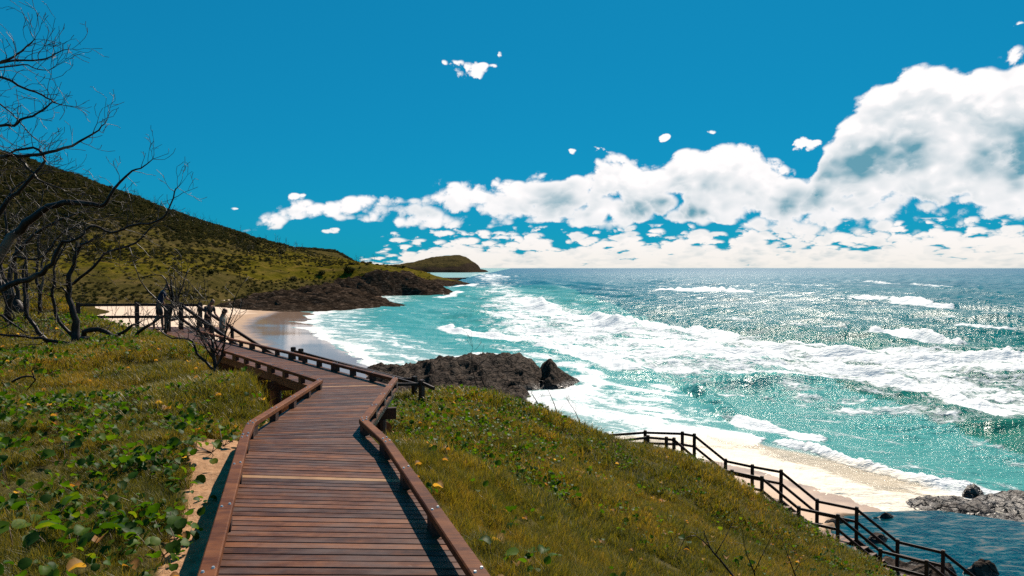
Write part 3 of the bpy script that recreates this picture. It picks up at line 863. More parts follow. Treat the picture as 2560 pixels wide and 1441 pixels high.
    area([(1300, 930), (1500, 930), (1700, 960), (2000, 960), (2300, 1000), (2560, 1030), (2560, 1080), (2000, 1010), (1700, 1010), (1400, 960)], 0.50, 6)
    # swash along the beach
    d, s, t = seg_dist(X, Y, shore_line)
    sdl = -d * s                       # positive seaward
    sw = sdl + 3.0 * wob
    edge = np.exp(-((sw - 1.2) / 2.2) ** 2)
    foam = np.maximum(foam, 0.92 * edge)
    foam = np.maximum(foam, 0.66 * (1 - sstep(2, 15, sw)) * (sw > -1))
    foam = np.maximum(foam, 0.50 * (1 - sstep(10, 34, sw)) * (sw > -1))
    shal = 0.85 * (1 - sstep(0, 50, sdl))
    shal = np.maximum(shal, 0.5 * (1 - sstep(60, 200, sdl)) * (X < 40))
    d2, s2, _ = seg_dist(X, Y, cove_line)
    c2 = d2 * s2
    shal = np.maximum(shal, (1 - sstep(6.5, 11.5, c2)) * (Y < 70) * (X > 0))
    calm = 0.8 * (1 - sstep(8, 60, sdl)) * (X < 20)
    # green wave face
    stroke_pts = [(1700, 938), (1745, 962), (1790, 1000), (1835, 1042)]
    q = [(lambda p: (p.x, p.y))(sea(*p)) for p in stroke_pts]
    d3, s3, t3 = seg_dist(X, Y, q)
    e = sstep(0, .25, t3) * (1 - sstep(.9, 1, t3))
    bump = bump + 1.1 * e * np.exp(-(d3 / 1.6) ** 2)
    foam = foam * (1 - 0.75 * e * np.exp(-(d3 / 2.4) ** 2))
    pool = inside(X, Y, [P2(2050, 1296), P2(2350, 1288), P2(2560, 1320), P2(3400, 1400), P2(3000, 2100), P2(1700, 2100), P2(1750, 1400)])
    foam = np.where(pool, 0.0, foam)
    foam = foam * (1 - sstep(1500, 5000, Y)) + 0.10 * sstep(1500, 5000, Y)
    # swell: crests run obliquely, like the surf bands
    amp = (1 - calm) * (1 - pool) * sstep(1, 30, np.where(X > 0, c2, 99)) * sstep(0, 20, np.where(Y < 90, np.abs(sdl), 99))
    Z = np.zeros_like(X)
    rng = np.random.RandomState(4)
    for i in range(16):
        L = 3.2 * 1.33 ** i; th = R(44) + rng.uniform(-0.6, 0.6)
        kx, ky = math.cos(th), math.sin(th)
        ph = (X * kx + Y * ky) * 2 * math.pi / L + rng.uniform(0, 6.28) + 1.5 * fbm(X / L / 2.5, Y / L / 2.5, octaves=2, seed=200 + i)
        a = min(0.034 * L ** 0.72, 0.32)
        res = sstep(1.2, 3.0, L / np.maximum(Y * 0.0105, 0.05))
        Z += amp * res * a * ((0.5 + 0.5 * np.sin(ph)) ** 1.7 * 2 - 1)
    chop = fbm(X * 0.30, Y * 0.42, octaves=4, seed=300, rough=0.6, ridged=True)
    Z += 0.46 * amp * chop * (1 - sstep(120, 350, Y))
    Z += 0.24 * np.clip(foam - 0.4, 0, 1) * fbm(X * 1.6, Y * 1.6, octaves=3, seed=310, rough=0.7) * (1 - sstep(80, 250, Y))
    Z += bump * (0.75 + 0.6 * fbm(X * 0.25, Y * 0.25, octaves=3, seed=320))
    Z = np.maximum(Z, np.where((X > 0) & (Y < 75), -0.10 * np.clip(c2, 0, 12) * 0.8 - 0.01, -9))
    Z = np.where(pool, -0.35, Z)
    me = mesh_np('sea', np.stack([X, Y, Z], -1).reshape(-1, 3), grid_faces(*X.shape), MATS['sea_water'], attrs={'foam': np.clip(foam, 0, 1.2), 'shallow': shal, 'calm': calm})
    tag(link('sea', me), 'turquoise sea with white surf bands and sun glitter', kind='structure')
build_sea()

def build_pool():
    m, k = material('pool_water')
    tc = k.n('ShaderNodeTexCoord').outputs['Object']
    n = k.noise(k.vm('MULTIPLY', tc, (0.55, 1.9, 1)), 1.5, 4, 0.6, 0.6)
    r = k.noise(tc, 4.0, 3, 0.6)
    c = k.ramp(n, [(0.38, (0.001, 0.028, 0.038)), (0.50, (0.002, 0.055, 0.066)), (0.56, (0.025, 0.085, 0.090)), (0.66, (0.15, 0.135, 0.11))])  # tan mottles: cloud reflections on the ripples, painted into the water colour
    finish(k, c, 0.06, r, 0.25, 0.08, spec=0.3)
    poly = [P2(2035, 1300), P2(2150, 1286), P2(2350, 1282), P2(2560, 1312), P2(2900, 1345), P2(3400, 1400), P2(3000, 2100), P2(1700, 2100), P2(1800, 1400)]
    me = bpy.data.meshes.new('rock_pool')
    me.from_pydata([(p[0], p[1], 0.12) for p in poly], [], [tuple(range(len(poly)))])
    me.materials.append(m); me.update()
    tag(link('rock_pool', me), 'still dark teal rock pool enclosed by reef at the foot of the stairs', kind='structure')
build_pool()
# ------------------------------------------------------------------ timber
def mat_timber(name, dark, mid, light, rough=0.5, scale=1.0, spec=0.4):
    m, k = material(name)
    tc = k.n('ShaderNodeTexCoord').outputs['Object']
    x, y, z = k.sep(tc)
    oi = k.n('ShaderNodeObjectInfo')
    rnd = oi.outputs['Random']
    off = k.comb(k.m('MULTIPLY', rnd, 37.0), k.m('MULTIPLY', rnd, 91.0), 0.0)
    v = k.vm('ADD', tc, off)
    g1 = k.noise(k.vm('MULTIPLY', v, (3.0 * scale, 60.0, 30.0)), 1.0, 4, 0.6)
    g2 = k.noise(k.vm('MULTIPLY', v, (7.0 * scale, 9.0, 9.0)), 1.0, 4, 0.65)
    g3 = k.noise(v, 1.6, 3, 0.6)
    f = k.m('ADD', k.m('MULTIPLY', g1, 0.5), k.m('MULTIPLY', g2, 0.5))
    f = k.m('ADD', f, k.m('MULTIPLY', k.m('SUBTRACT', rnd, 0.5), 0.34))
    c = k.ramp(f, [(0.30, dark), (0.50, mid), (0.70, light)])
    c = k.mix(k.mr(g3, 0.48, 0.62), c, k.mix(1.0, c, (0.72, 0.66, 0.64), 'MULTIPLY'))
    wn = k.noise(k.vm('MULTIPLY', v, (2.2, 5.0, 2.0)), 1.0, 4, 0.6)
    c = k.mix(k.m('MULTIPLY', k.mr(wn, 0.42, 0.64), 0.62), c, (0.105, 0.070, 0.060) if 'deck' in name else light)
    # pale scuffs and salt
    sc = k.noise(k.vm('MULTIPLY', v, (6.0, 22.0, 6.0)), 1.0, 5, 0.75)
    c = k.mix(k.m('MULTIPLY', k.mr(sc, 0.655, 0.72), 0.55), c, (0.38, 0.27, 0.20))
    finish(k, c, k.m('ADD', rough, k.m('MULTIPLY', k.m('SUBTRACT', g2, 0.5), 0.25)), g1, 0.35, 0.004, spec=spec)
    return m
mat_timber('deck_timber', (0.034, 0.009, 0.003), (0.100, 0.031, 0.010), (0.21, 0.078, 0.030), 0.52, spec=0.18)
mat_timber('kerb_timber', (0.046, 0.012, 0.004), (0.110, 0.032, 0.009), (0.20, 0.070, 0.022), 0.55, spec=0.14)
mat_timber('post_timber', (0.012, 0.005, 0.004), (0.028, 0.012, 0.009), (0.060, 0.028, 0.020), 0.5, spec=0.3)
mat_timber('pale_timber', (0.13, 0.060, 0.020), (0.24, 0.115, 0.040), (0.34, 0.18, 0.075), 0.5)
def mat_steel():
    m, k = material('galvanised_bolt')
    finish(k, (0.60, 0.57, 0.54), 0.42, metallic=1.0)
mat_steel()
WOOD = MATS['deck_timber']; KERB = MATS['kerb_timber']; POST = MATS['post_timber']

# ------------------------------------------------------------------ boardwalk
# pairs of kerb-rail centres (left, right) from the photograph; height under the eye of the rail top
KH = 0.15
def kp(px, py, hd):
    p = at_h(px, py, hd - KH)
    return Vector((p.x, p.y, EYE - hd))          # on the deck plane
Lk = [kp(515, 1441, 1.64), kp(612, 1089, 1.77), kp(627, 1056, 1.79), kp(800, 950, 1.95), kp(589, 884, 2.06), Vector((-11.7, 22.4, EYE - 2.20))]
Rk = [kp(1205, 1441, 1.64), kp(966, 1100, 1.77), kp(908, 1048, 1.79), kp(988, 945, 1.95), Vector((-5.0, 15.45, EYE - 2.06)), Vector((-10.35, 22.4, EYE - 2.20))]
dl = (Lk[1] - Lk[0]); dr = (Rk[1] - Rk[0])
Lk.insert(0, Lk[0] - dl * 1.05); Rk.insert(0, Rk[0] - dr * 1.05)
L_out = [(p.x, p.y) for p in Lk]; R_out = [(p.x, p.y) for p in Rk]
boardwalk = empty('boardwalk', (-1.2, 4.0, EYE - 1.65))
tag(boardwalk, 'red brown timber boardwalk zigzagging down the bank with low kerb rails', 'boardwalk')
TH = 0.032
def interp_poly(poly, s):
    i = min(int(s), len(poly) - 2); return poly[i].lerp(poly[i + 1], s - i)
def build_planks():
    rng = random.Random(3)
    stations = []
    for i in range(len(Lk) - 1):
        a = (Lk[i] + Rk[i]) / 2; b = (Lk[i + 1] + Rk[i + 1]) / 2
        n = max(1, round(abs(b.y - a.y) / 0.096))
        stations += [i + j / n for j in range(n)]
    stations.append(len(Lk) - 1.0)
    pale = {}
    for i in range(len(stations) - 1):
        s0, s1 = stations[i], stations[i + 1]
        l0, l1, r0, r1 = interp_poly(Lk, s0), interp_poly(Lk, s1), interp_poly(Rk, s0), interp_poly(Rk, s1)
        ov = 0.035
        for p, q in ((l0, r0), (l1, r1)):
            d = (q - p).normalized() * ov
            p -= d; q += d
        gap = 0.0045
        y0 = (l1 - l0).normalized() * gap; y1 = (r1 - r0).normalized() * gap
        jz = rng.uniform(-0.0016, 0.0016)
        dz = Vector((0, 0, jz))
        cen = (l0 + l1 + r0 + r1) / 4 + dz
        top = [l0 + y0 + dz - cen, r0 + y1 + dz - cen, r1 - y1 + dz - cen, l1 - y0 + dz - cen]
        # rounded arrises: a narrow chamfer along the long edges
        c = 0.004
        V = []
        a0, b0, b1, a1 = top
        ey = (a1 - a0).normalized() * c; ez = Vector((0, 0, -c)); bz = Vector((0, 0, -TH))
        ring = lambda l_, r_: None
        prof = [(a0, b0, bz), (a0, b0, ez), (a0 + ey, b0 + ey, Vector()), (a1 - ey, b1 - ey, Vector()), (a1, b1, ez), (a1, b1, bz)]
        for (pa, pb, off) in prof: V += [pa + off, pb + off]
        Fc = [(2 * j, 2 * j + 1, 2 * j + 3, 2 * j + 2) for j in range(5)] + [(10, 11, 1, 0), (0, 2, 4, 6, 8, 10), (11, 9, 7, 5, 3, 1)]
        me = bpy.data.meshes.new('plank'); me.from_pydata(V, [], Fc); me.update()
        ymid = cen.y
        mat = WOOD
        if abs(ymid - 5.62) < 0.049 or abs(ymid - 11.3) < 0.05: mat = MATS['pale_timber']
        me.materials.append(mat)
        o = link('plank', me, boardwalk, cen - Vector(boardwalk.location))
        if mat is not WOOD: tag(o, 'paler yellowish replacement plank')
build_planks()

def kerb(side, poly):
    """rail on blocks along one edge; each length of rail is a part with its bolts"""
    rng = random.Random(5 if side < 0 else 6)
    W, H = 0.088, 0.055
    bolt_me = bpy.data.meshes.new('bolt')
    bm = bmesh.new(); bmesh.ops.create_cone(bm, cap_ends=True, segments=8, radius1=0.0105, radius2=0.007, depth=0.009); bm.to_mesh(bolt_me); bm.free()
    bolt_me.materials.append(MATS['galvanised_bolt'])
    for i in range(len(poly) - 1):
        a, b = poly[i], poly[i + 1]
        L = (b - a).length; d = (b - a).normalized()
        n = max(1, round(L / 2.9))
        for j in range(n):
            p = a + d * (L * j / n); q = a + d * (L * (j + 1) / n)
            g0 = 0.004 if j > 0 else -0.015; g1 = 0.004 if j < n - 1 else -0.012
            # mitred end overlaps are kept off the neighbour's plane by a hair of height
            dz = Vector((0, 0, KH - H / 2 + (0.0015 if (i + j) % 2 else 0)))
            m = MB(); m.beam(p + dz + d * g0, q + dz - d * g1, W, H, bev=0.007)
            r = m.build('kerb_rail', KERB, boardwalk)
            ends = [p + d * 0.09, q - d * 0.09]
            k = max(1, round((q - p).length / 1.0))
            spots = ends + [p.lerp(q, t / k) for t in range(1, k)]
            for t in range(k + 1):
                c = p + (q - p) * (t / k)
                c = c + d * (0.07 if t == 0 else (-0.07 if t == k else 0))
                mb = MB(); mb.beam(c - d * 0.07 + Vector((0, 0, (KH - H) / 2)), c + d * 0.07 + Vector((0, 0, (KH - H) / 2)), W - 0.016, KH - H - 0.001)
                mb.build('kerb_block', POST, boardwalk)
                if c.y < 16:
                    s = d.cross(Vector((0, 0, 1))).normalized()
                    for e in (-0.02, 0.024):
                        bo = bpy.data.objects.new('bolt', bolt_me); COL.objects.link(bo); bo.parent = r
                        bo.location = c + s * e + d * e * 0.9 + Vector((0, 0, KH + 0.0055))
kerb(-1, Lk); kerb(1, Rk)

def understructure():
    m = None
    for poly, sgn in ((Lk, 1), (Rk, -1)):
        for i in range(len(poly) - 1):
            a, b = poly[i], poly[i + 1]
            off = Vector((0, 0, -TH - 0.075))
            d = (b - a).normalized(); s = d.cross(Vector((0, 0, 1))) * sgn * 0.06
            mb = MB(); mb.beam(a + off + s, b + off + s, 0.07, 0.145, end=-0.01)
            mb.build('joist', POST, boardwalk)
    tot = 0
    for i in range(len(Lk) - 1):
        L = (Lk[i + 1] - Lk[i]).length
        n = max(1, round(L / 1.9))
        for j in range(n):
            t = (j + 0.5) / n
            l = Lk[i].lerp(Lk[i + 1], t); r = Rk[i].lerp(Rk[i + 1], t)
            if l.y < 3: continue
            z = min(l.z, r.z) - TH - 0.15 - 0.09
            e = (r - l).normalized()
            mb = MB(); mb.beam(Vector((l.x, l.y, z)) - e * 0.06, Vector((r.x, r.y, z)) + e * 0.10, 0.09, 0.17)
            mb.build('bearer', POST, boardwalk)
            for p, f in ((l, 0.12), (r, -0.12)):
                q = p + e * f
                gz = float(near_z(q.x, q.y)) - 0.3
                if z - 0.09 - gz > 0.12:
                    mb = MB(); mb.tube([(q.x, q.y, gz), (q.x, q.y, z - 0.086)], [0.075, 0.072], 10)
                    mb.build('support_post', POST, boardwalk, smooth=False)
understructure()
# the short log lying under the bend
c = at_h(950, 1066, 2.45)
mb = MB(); mb.tube([c + Vector((-0.55, 0.30, 0.02)), c + Vector((-.1, 0.05, 0.0)), c + Vector((0.12, -0.22, -0.0))], [0.125, 0.125, 0.12], 14)
tag(mb.build('timber_log', MATS['kerb_timber'], smooth=False), 'short round log lying on the sand under the walkway bend', 'log')

# ------------------------------------------------------------------ post and rail builders
def post(parent, top, base_z, w=0.10, name='post'):
    mb = MB(); t = Vector(top)
    mb.beam((t.x, t.y, base_z), (t.x, t.y, t.z - 0.012), w, w, up=(0.62, 0.78, 0), bev=0.012)
    mb.beam((t.x, t.y, t.z - 0.013), (t.x, t.y, t.z), w * 0.72, w * 0.72, up=(0.62, 0.78, 0))
    return mb.build(name, POST, parent)
def rail(parent, a, b, name='handrail', w=0.045, h=0.085):
    mb = MB(); mb.beam(a, b, w, h, bev=0.006); return mb.build(name, POST, parent)
def deck(parent, A, B, C, D, pitch=0.096, th=0.032, mat=None):
    """planks laid from edge A-D to edge B-C, stepping from A to D"""
    A, B, C, D = map(Vector, (A, B, C, D))
    n = max(1, round((D - A).length / pitch))
    for i in range(n):
        t0 = (i + 0.03) / n; t1 = (i + 0.97) / n
        mb = MB(); mb.prism([A.lerp(D, t0), B.lerp(C, t0), B.lerp(C, t1), A.lerp(D, t1)], th)
        mb.build('plank', mat or WOOD, parent)

# ------------------------------------------------------------------ long stairway at the lower right
def build_stairway():
    st = empty('stairway', (8.0, 22.0, EYE - 8.0))
    tag(st, 'dark timber stairway with post railings stepping down the bank to the pools', 'stairway')
    N = {}; Fr = {}
    H1, H2, H3, H4 = 5.95, 6.70, 7.43, 8.18
    for k_, px, py, h in [(1, 1534, 1098, H1), (2, 1620, 1088, H1), (3, 1666, 1092, H1), (4, 1685, 1094, H1), (5, 1764, 1162, H2), (6, 1830, 1174, H2), (7, 1905, 1190, H2),
                          (8, 1997, 1265, H3), (9, 2095, 1285, H3), (10, 2201, 1371, H4), (11, 2317, 1400, H4)]:
        N[k_] = at_h(px, py, h)
    for k_, px, py, h in [(1, 1502, 1084, H1), (2, 1613, 1076, H1), (3, 1706, 1079, H1), (4, 1736, 1084, H1), (5, 1814, 1147, H2), (6, 1881, 1161, H2), (7, 1953, 1174, H2),
                          (8, 2043, 1247, H3), (9, 2142, 1267, H3), (10, 2244, 1348, H4), (11, 2358, 1375, H4)]:
        Fr[k_] = at_h(px, py, h)
    # one more flight runs out of the picture
    dN = N[10] - N[9]; dF = Fr[10] - Fr[9]
    N[12] = N[11] + dN; Fr[12] = Fr[11] + dF
    N[13] = N[12] + (N[11] - N[10]); Fr[13] = Fr[12] + (Fr[11] - Fr[10])
    N[0] = N[1] + (N[1] - N[2]) * 1.4; Fr[0] = Fr[1] + (Fr[1] - Fr[2]) * 1.2
    DK = 1.02
    for S in (N, Fr):
        for k_, p in S.items():
            gz = min(float(near_z(p.x, p.y)), p.z - DK - 0.3) - 0.4
            post(st, p, max(gz, p.z - DK - 2.6))
        ks = sorted(S)
        for a, b in zip(ks[:-1], ks[1:]):
            for dz in (-0.09, -0.48, -0.84):
                if dz == -0.84 and a not in (0, 1, 2, 3): continue
                rail(st, S[a] + Vector((0, 0, dz)), S[b] + Vector((0, 0, dz)), 'handrail' if dz == -0.09 else 'rail')
    dn = Vector((0, 0, -DK))
    # landings
    for a, b in [(0, 1), (1, 2), (2, 4), (5, 6), (6, 7), (8, 9), (10, 11), (12, 13)]:
        deck(st, N[a] + dn, Fr[a] + dn, Fr[b] + dn, N[b] + dn)
        for S in (N, Fr):
            mb = MB(); mb.beam(S[a] + dn + Vector((0, 0, -0.14)), S[b] + dn + Vector((0, 0, -0.14)), 0.06, 0.20); mb.build('stringer', POST, st)
    # flights
    for a, b in [(4, 5), (7, 8), (9, 10), (11, 12)]:
        for S in (N, Fr):
            mb = MB(); mb.beam(S[a] + dn + Vector((0, 0, -0.13)), S[b] + dn + Vector((0, 0, -0.10)), 0.06, 0.27, end=0.05); mb.build('stringer', POST, st)
        n = 4
        na, nb, fa, fb = N[a] + dn, N[b] + dn, Fr[a] + dn, Fr[b] + dn
        run = Vector(((nb - na).x, (nb - na).y, 0)) / (n + 1); rise = (na.z - nb.z) / (n + 1)
        for i in range(1, n + 1):
            t = i / (n + 1)
            p = na.lerp(nb, t); q = fa.lerp(fb, t)
            p.z = q.z = na.z - rise * i
            g = run * 0.57
            mb = MB(); mb.prism([p - g, q - g, q + g, p + g], 0.04)
            mb.build('tread', MATS['deck_timber'], st)
build_stairway()

# ------------------------------------------------------------------ lookout platform and beach stairs beyond the far end
def build_lookout():
    st = empty('lookout_platform', (-13, 25, EYE - 2.3))
    tag(st, 'timber lookout platform with rails and beach steps at the far end', 'platform')
    hz = EYE - 2.28
    deck(st, (-11.75, 22.45, EYE - 2.205), (-10.3, 22.45, EYE - 2.205), (-10.9, 26.4, hz), (-13.2, 26.4, hz))
    deck(st, (-13.1, 24.9, hz - .006), (-13.1, 26.6, hz - .006), (-17.4, 26.8, hz - .006), (-17.4, 25.2, hz - .006))
    def T(px, py, Y): return at(px, py, Y)
    P = {}
    P[1] = T(195, 757, 26.2); P[2] = T(342, 756, 26.0); P[3] = T(500, 757, 26.6)
    Q4 = T(418, 763, 24.2); Q5 = T(452, 757, 25.0)
    for p in (P[1], P[2], P[3]): post(st, p, hz - 0.9, 0.13)
    post(st, Q4, hz - 0.9, 0.17); post(st, Q5, hz - 0.9, 0.13)
    for a, b in ((P[1], P[2]), (P[2], P[3]), (Q4, Q5)):
        for dz in (-0.10, -0.56): rail(st, a + Vector((0, 0, dz)), b + Vector((0, 0, dz)), 'handrail' if dz > -.2 else 'rail', 0.05, 0.10)
    # steps descend to the right behind the walkway
    A0 = Q5 + Vector((0.05, 0, -0.12)); A1 = T(577, 852, 22.3)
    B0 = P[3] + Vector((0.05, -0.3, -0.12)); B1 = T(638, 858, 23.9)
    dA = (A1 - A0); dB = (B1 - B0)
    A2 = A0 + dA * 1.7; B2 = B0 + dB * 1.7
    for a, b in ((A0, A2), (B0, B2)):
        rail(st, a, b, 'handrail', 0.06, 0.11); rail(st, a + Vector((0, 0, -0.5)), b + Vector((0, 0, -0.5)), 'rail', 0.05, 0.10)
        mb = MB(); mb.beam(a + Vector((0, 0, -1.08)), b + Vector((0, 0, -1.08)), 0.06, 0.28); mb.build('stringer', POST, st)
    for t in (0.62, 1.15, 1.65):
        for a, d in ((A0, dA), (B0, dB)):
            p = a + d * t; post(st, p + Vector((0, 0, 0.05)), p.z - 2.0)
    n = 13
    for i in range(n):
        t = 1.7 * (i + 0.5) / n
        p = A0 + dA * t + Vector((0, 0, -0.98)); q = B0 + dB * t + Vector((0, 0, -0.98)); z = (p.z + q.z) / 2; p.z = q.z = z
        g = Vector((dA.x, dA.y, 0)).normalized() * 0.14
        mb = MB(); mb.prism([p - g, q - g, q + g, p + g], 0.04); mb.build('tread', WOOD, st)
    # lower landing that shows past the corner of the walkway
    S = empty('beach_steps', (-2.5, 18.0, EYE - 4))
    tag(S, 'lower landing rails of the beach steps showing past the walkway corner', 'steps')
    z0 = EYE - 3.9
    pts = [T(733, 868, 20.3), T(752, 872, 20.0), T(1036, 941, 16.8), T(1054, 950, 16.2)]
    for p in pts: post(S, p, min(float(near_z(p.x, p.y)), p.z - 0.6) - 0.3, 0.12)
    for a, b in ((T(985, 949, 17.0), T(1036, 949, 16.8)), (T(985, 962, 16.0), T(1054, 961, 16.2))):
        rail(S, a, b, 'rail', 0.05, 0.07)
    rail(S, T(1054, 958, 16.2), T(1085, 972, 15.8), 'handrail', 0.05, 0.08)
    rail(S, pts[0] + Vector((0, 0, -0.12)), pts[2] + Vector((0, 0, -0.15)), 'handrail', 0.05, 0.08)
    rail(S, pts[1] + Vector((0, 0, -0.12)), pts[3] + Vector((0, 0, -0.15)), 'handrail', 0.05, 0.08)
build_lookout()
# ------------------------------------------------------------------ bare dead trees
def mat_bark():
    m, k = material('dead_bark')
    tc = k.n('ShaderNodeTexCoord').outputs['Object']
    n = k.noise(k.vm('MULTIPLY', tc, (1, 1, 0.35)), 12.0, 4, 0.65); n2 = k.noise(tc, 1.3, 3, 0.5)
    c = k.ramp(n, [(0.30, (0.010, 0.005, 0.003)), (0.56, (0.024, 0.013, 0.009)), (0.78, (0.10, 0.064, 0.044))])
    c = k.mix(k.mr(n2, 0.58, 0.72), c, (0.17, 0.12, 0.09))
    finish(k, c, 0.45, n, 0.6, 0.01, spec=0.22)
mat_bark()
BARK = MATS['dead_bark']

def gnarl(pts, rad, rng, amp):
    """subdivide a hand-traced limb and make it crooked"""
    P = [Vector(p) for p in pts]; out = []; ro = []
    n = len(P)
    for i in range(n - 1):
        L = (P[i + 1] - P[i]).length
        k = max(2, int(L / 0.16))
        p0 = P[max(i - 1, 0)]; p1 = P[i]; p2 = P[i + 1]; p3 = P[min(i + 2, n - 1)]
        for j in range(k):
            t = j / k
            q = 0.5 * ((2 * p1) + (p2 - p0) * t + (2 * p0 - 5 * p1 + 4 * p2 - p3) * t * t + (3 * p1 - p0 - 3 * p2 + p3) * t ** 3)
            r = rad[i] + (rad[i + 1] - rad[i]) * t
            w = amp * min(1, r * 12 + 0.2)
            q = q + Vector((rng.uniform(-w, w), rng.uniform(-w, w), rng.uniform(-w, w)))
            out.append(q); ro.append(r)
    out.append(P[-1]); ro.append(rad[-1])
    return out, ro

MINR = [0.0022]
def sprout(mb, p, d, length, r, rng, level, dens=1.0, up=0.25):
    """a crooked twig with its own side twigs"""
    n = max(3, int(length / (0.10 if level > 1 else 0.13)))
    pts = [p]; rad = [r]
    cur = d.normalized(); q = p.copy()
    for i in range(n):
        cur = (cur + Vector((rng.gauss(0, .20), rng.gauss(0, .20), rng.gauss(0, .20) + up * 0.22))).normalized()
        q = q + cur * (length / n)
        pts.append(q.copy()); rad.append(max(MINR[0], r * (1 - 0.86 * (i + 1) / n)))
        if level > 0 and i > 0 and rng.random() < 0.42 * dens:
            s = Vector((rng.gauss(0, 1), rng.gauss(0, 1), rng.gauss(0.15, 1)))
            s = (s - cur * s.dot(cur)).normalized()
            dd = (cur * rng.uniform(0.5, 1.0) + s * rng.uniform(0.6, 1.1)).normalized()
            sprout(mb, q, dd, length * rng.uniform(0.35, 0.62), rad[-1] * 0.62, rng, level - 1, dens, up)
    mb.tube(pts, rad, 4 if r < 0.012 else 5, cap=False)

def bare_tree(limbs, seed, label, group=None, depth=2, dens=1.0, tw=1.0, name='bare_tree', amp=0.035, up=0.25, cat='tree', twigr=0.010, spacing=0.30):
    """limbs: list of (points, radii). The first limb is the trunk; each limb is a part, its twigs a sub-part"""
    rng = random.Random(seed)
    base = Vector(limbs[0][0][0])
    MINR[0] = 0.0018 if base.y < 11 else 0.0042
    if base.y > 13 and name == 'bare_tree':
        limbs = [(p, [r * (0.8 if i else 0.9) for r in rr]) for i, (p, rr) in enumerate(limbs)]
    t = empty(name, base)
    tag(t, label, cat, group)
    for li, (pts, rad) in enumerate(limbs):
        P, Rr = gnarl(pts, rad, rng, amp)
        m = MB(); m.tube(P, Rr, 9 if max(rad) > 0.05 else 6)
        o = m.build('trunk' if li == 0 else 'branch', BARK, t, smooth=True)
        mt = MB()
        acc = 0
        for i in range(2, len(P)):
            acc += (P[i] - P[i - 1]).length
            frac = i / len(P)
            if li == 0 and frac < 0.3: continue
            if acc > spacing / max(dens, 0.1) * rng.uniform(0.5, 1.4):
                acc = 0
                d = (P[i] - P[i - 1]).normalized()
                s = Vector((rng.gauss(0, 1), rng.gauss(0, .8), rng.gauss(0.35, 1)))
                s = (s - d * s.dot(d)).normalized()
                ln = tw * rng.uniform(0.45, 1.15) * (0.55 + 0.6 * (1 - frac))
                r0 = min(Rr[i] * 0.55, twigr)
                sprout(mt, P[i], d * 0.55 + s, ln, r0, rng, depth, 1.0, up)
        # splitting tip
        for _ in range(3):
            d = (P[-1] - P[-3]).normalized() + Vector((rng.gauss(0, .4), rng.gauss(0, .4), rng.gauss(0, .4)))
            sprout(mt, P[-1], d, tw * rng.uniform(0.3, 0.7), min(Rr[-1], twigr) * 0.8, rng, depth, 1.0, up)
        if mt.v:
            tg = mt.mesh('twigs', BARK, True)
            tag(link('twigs', tg, o, Vector((0, 0, 0))), kind='stuff')
    return t

def TR(pts, Y):
    """trace: pixel points, with depth Y or (px, py, Y)"""
    return [at(p[0], p[1], p[2] if len(p) > 2 else Y) for p in pts]

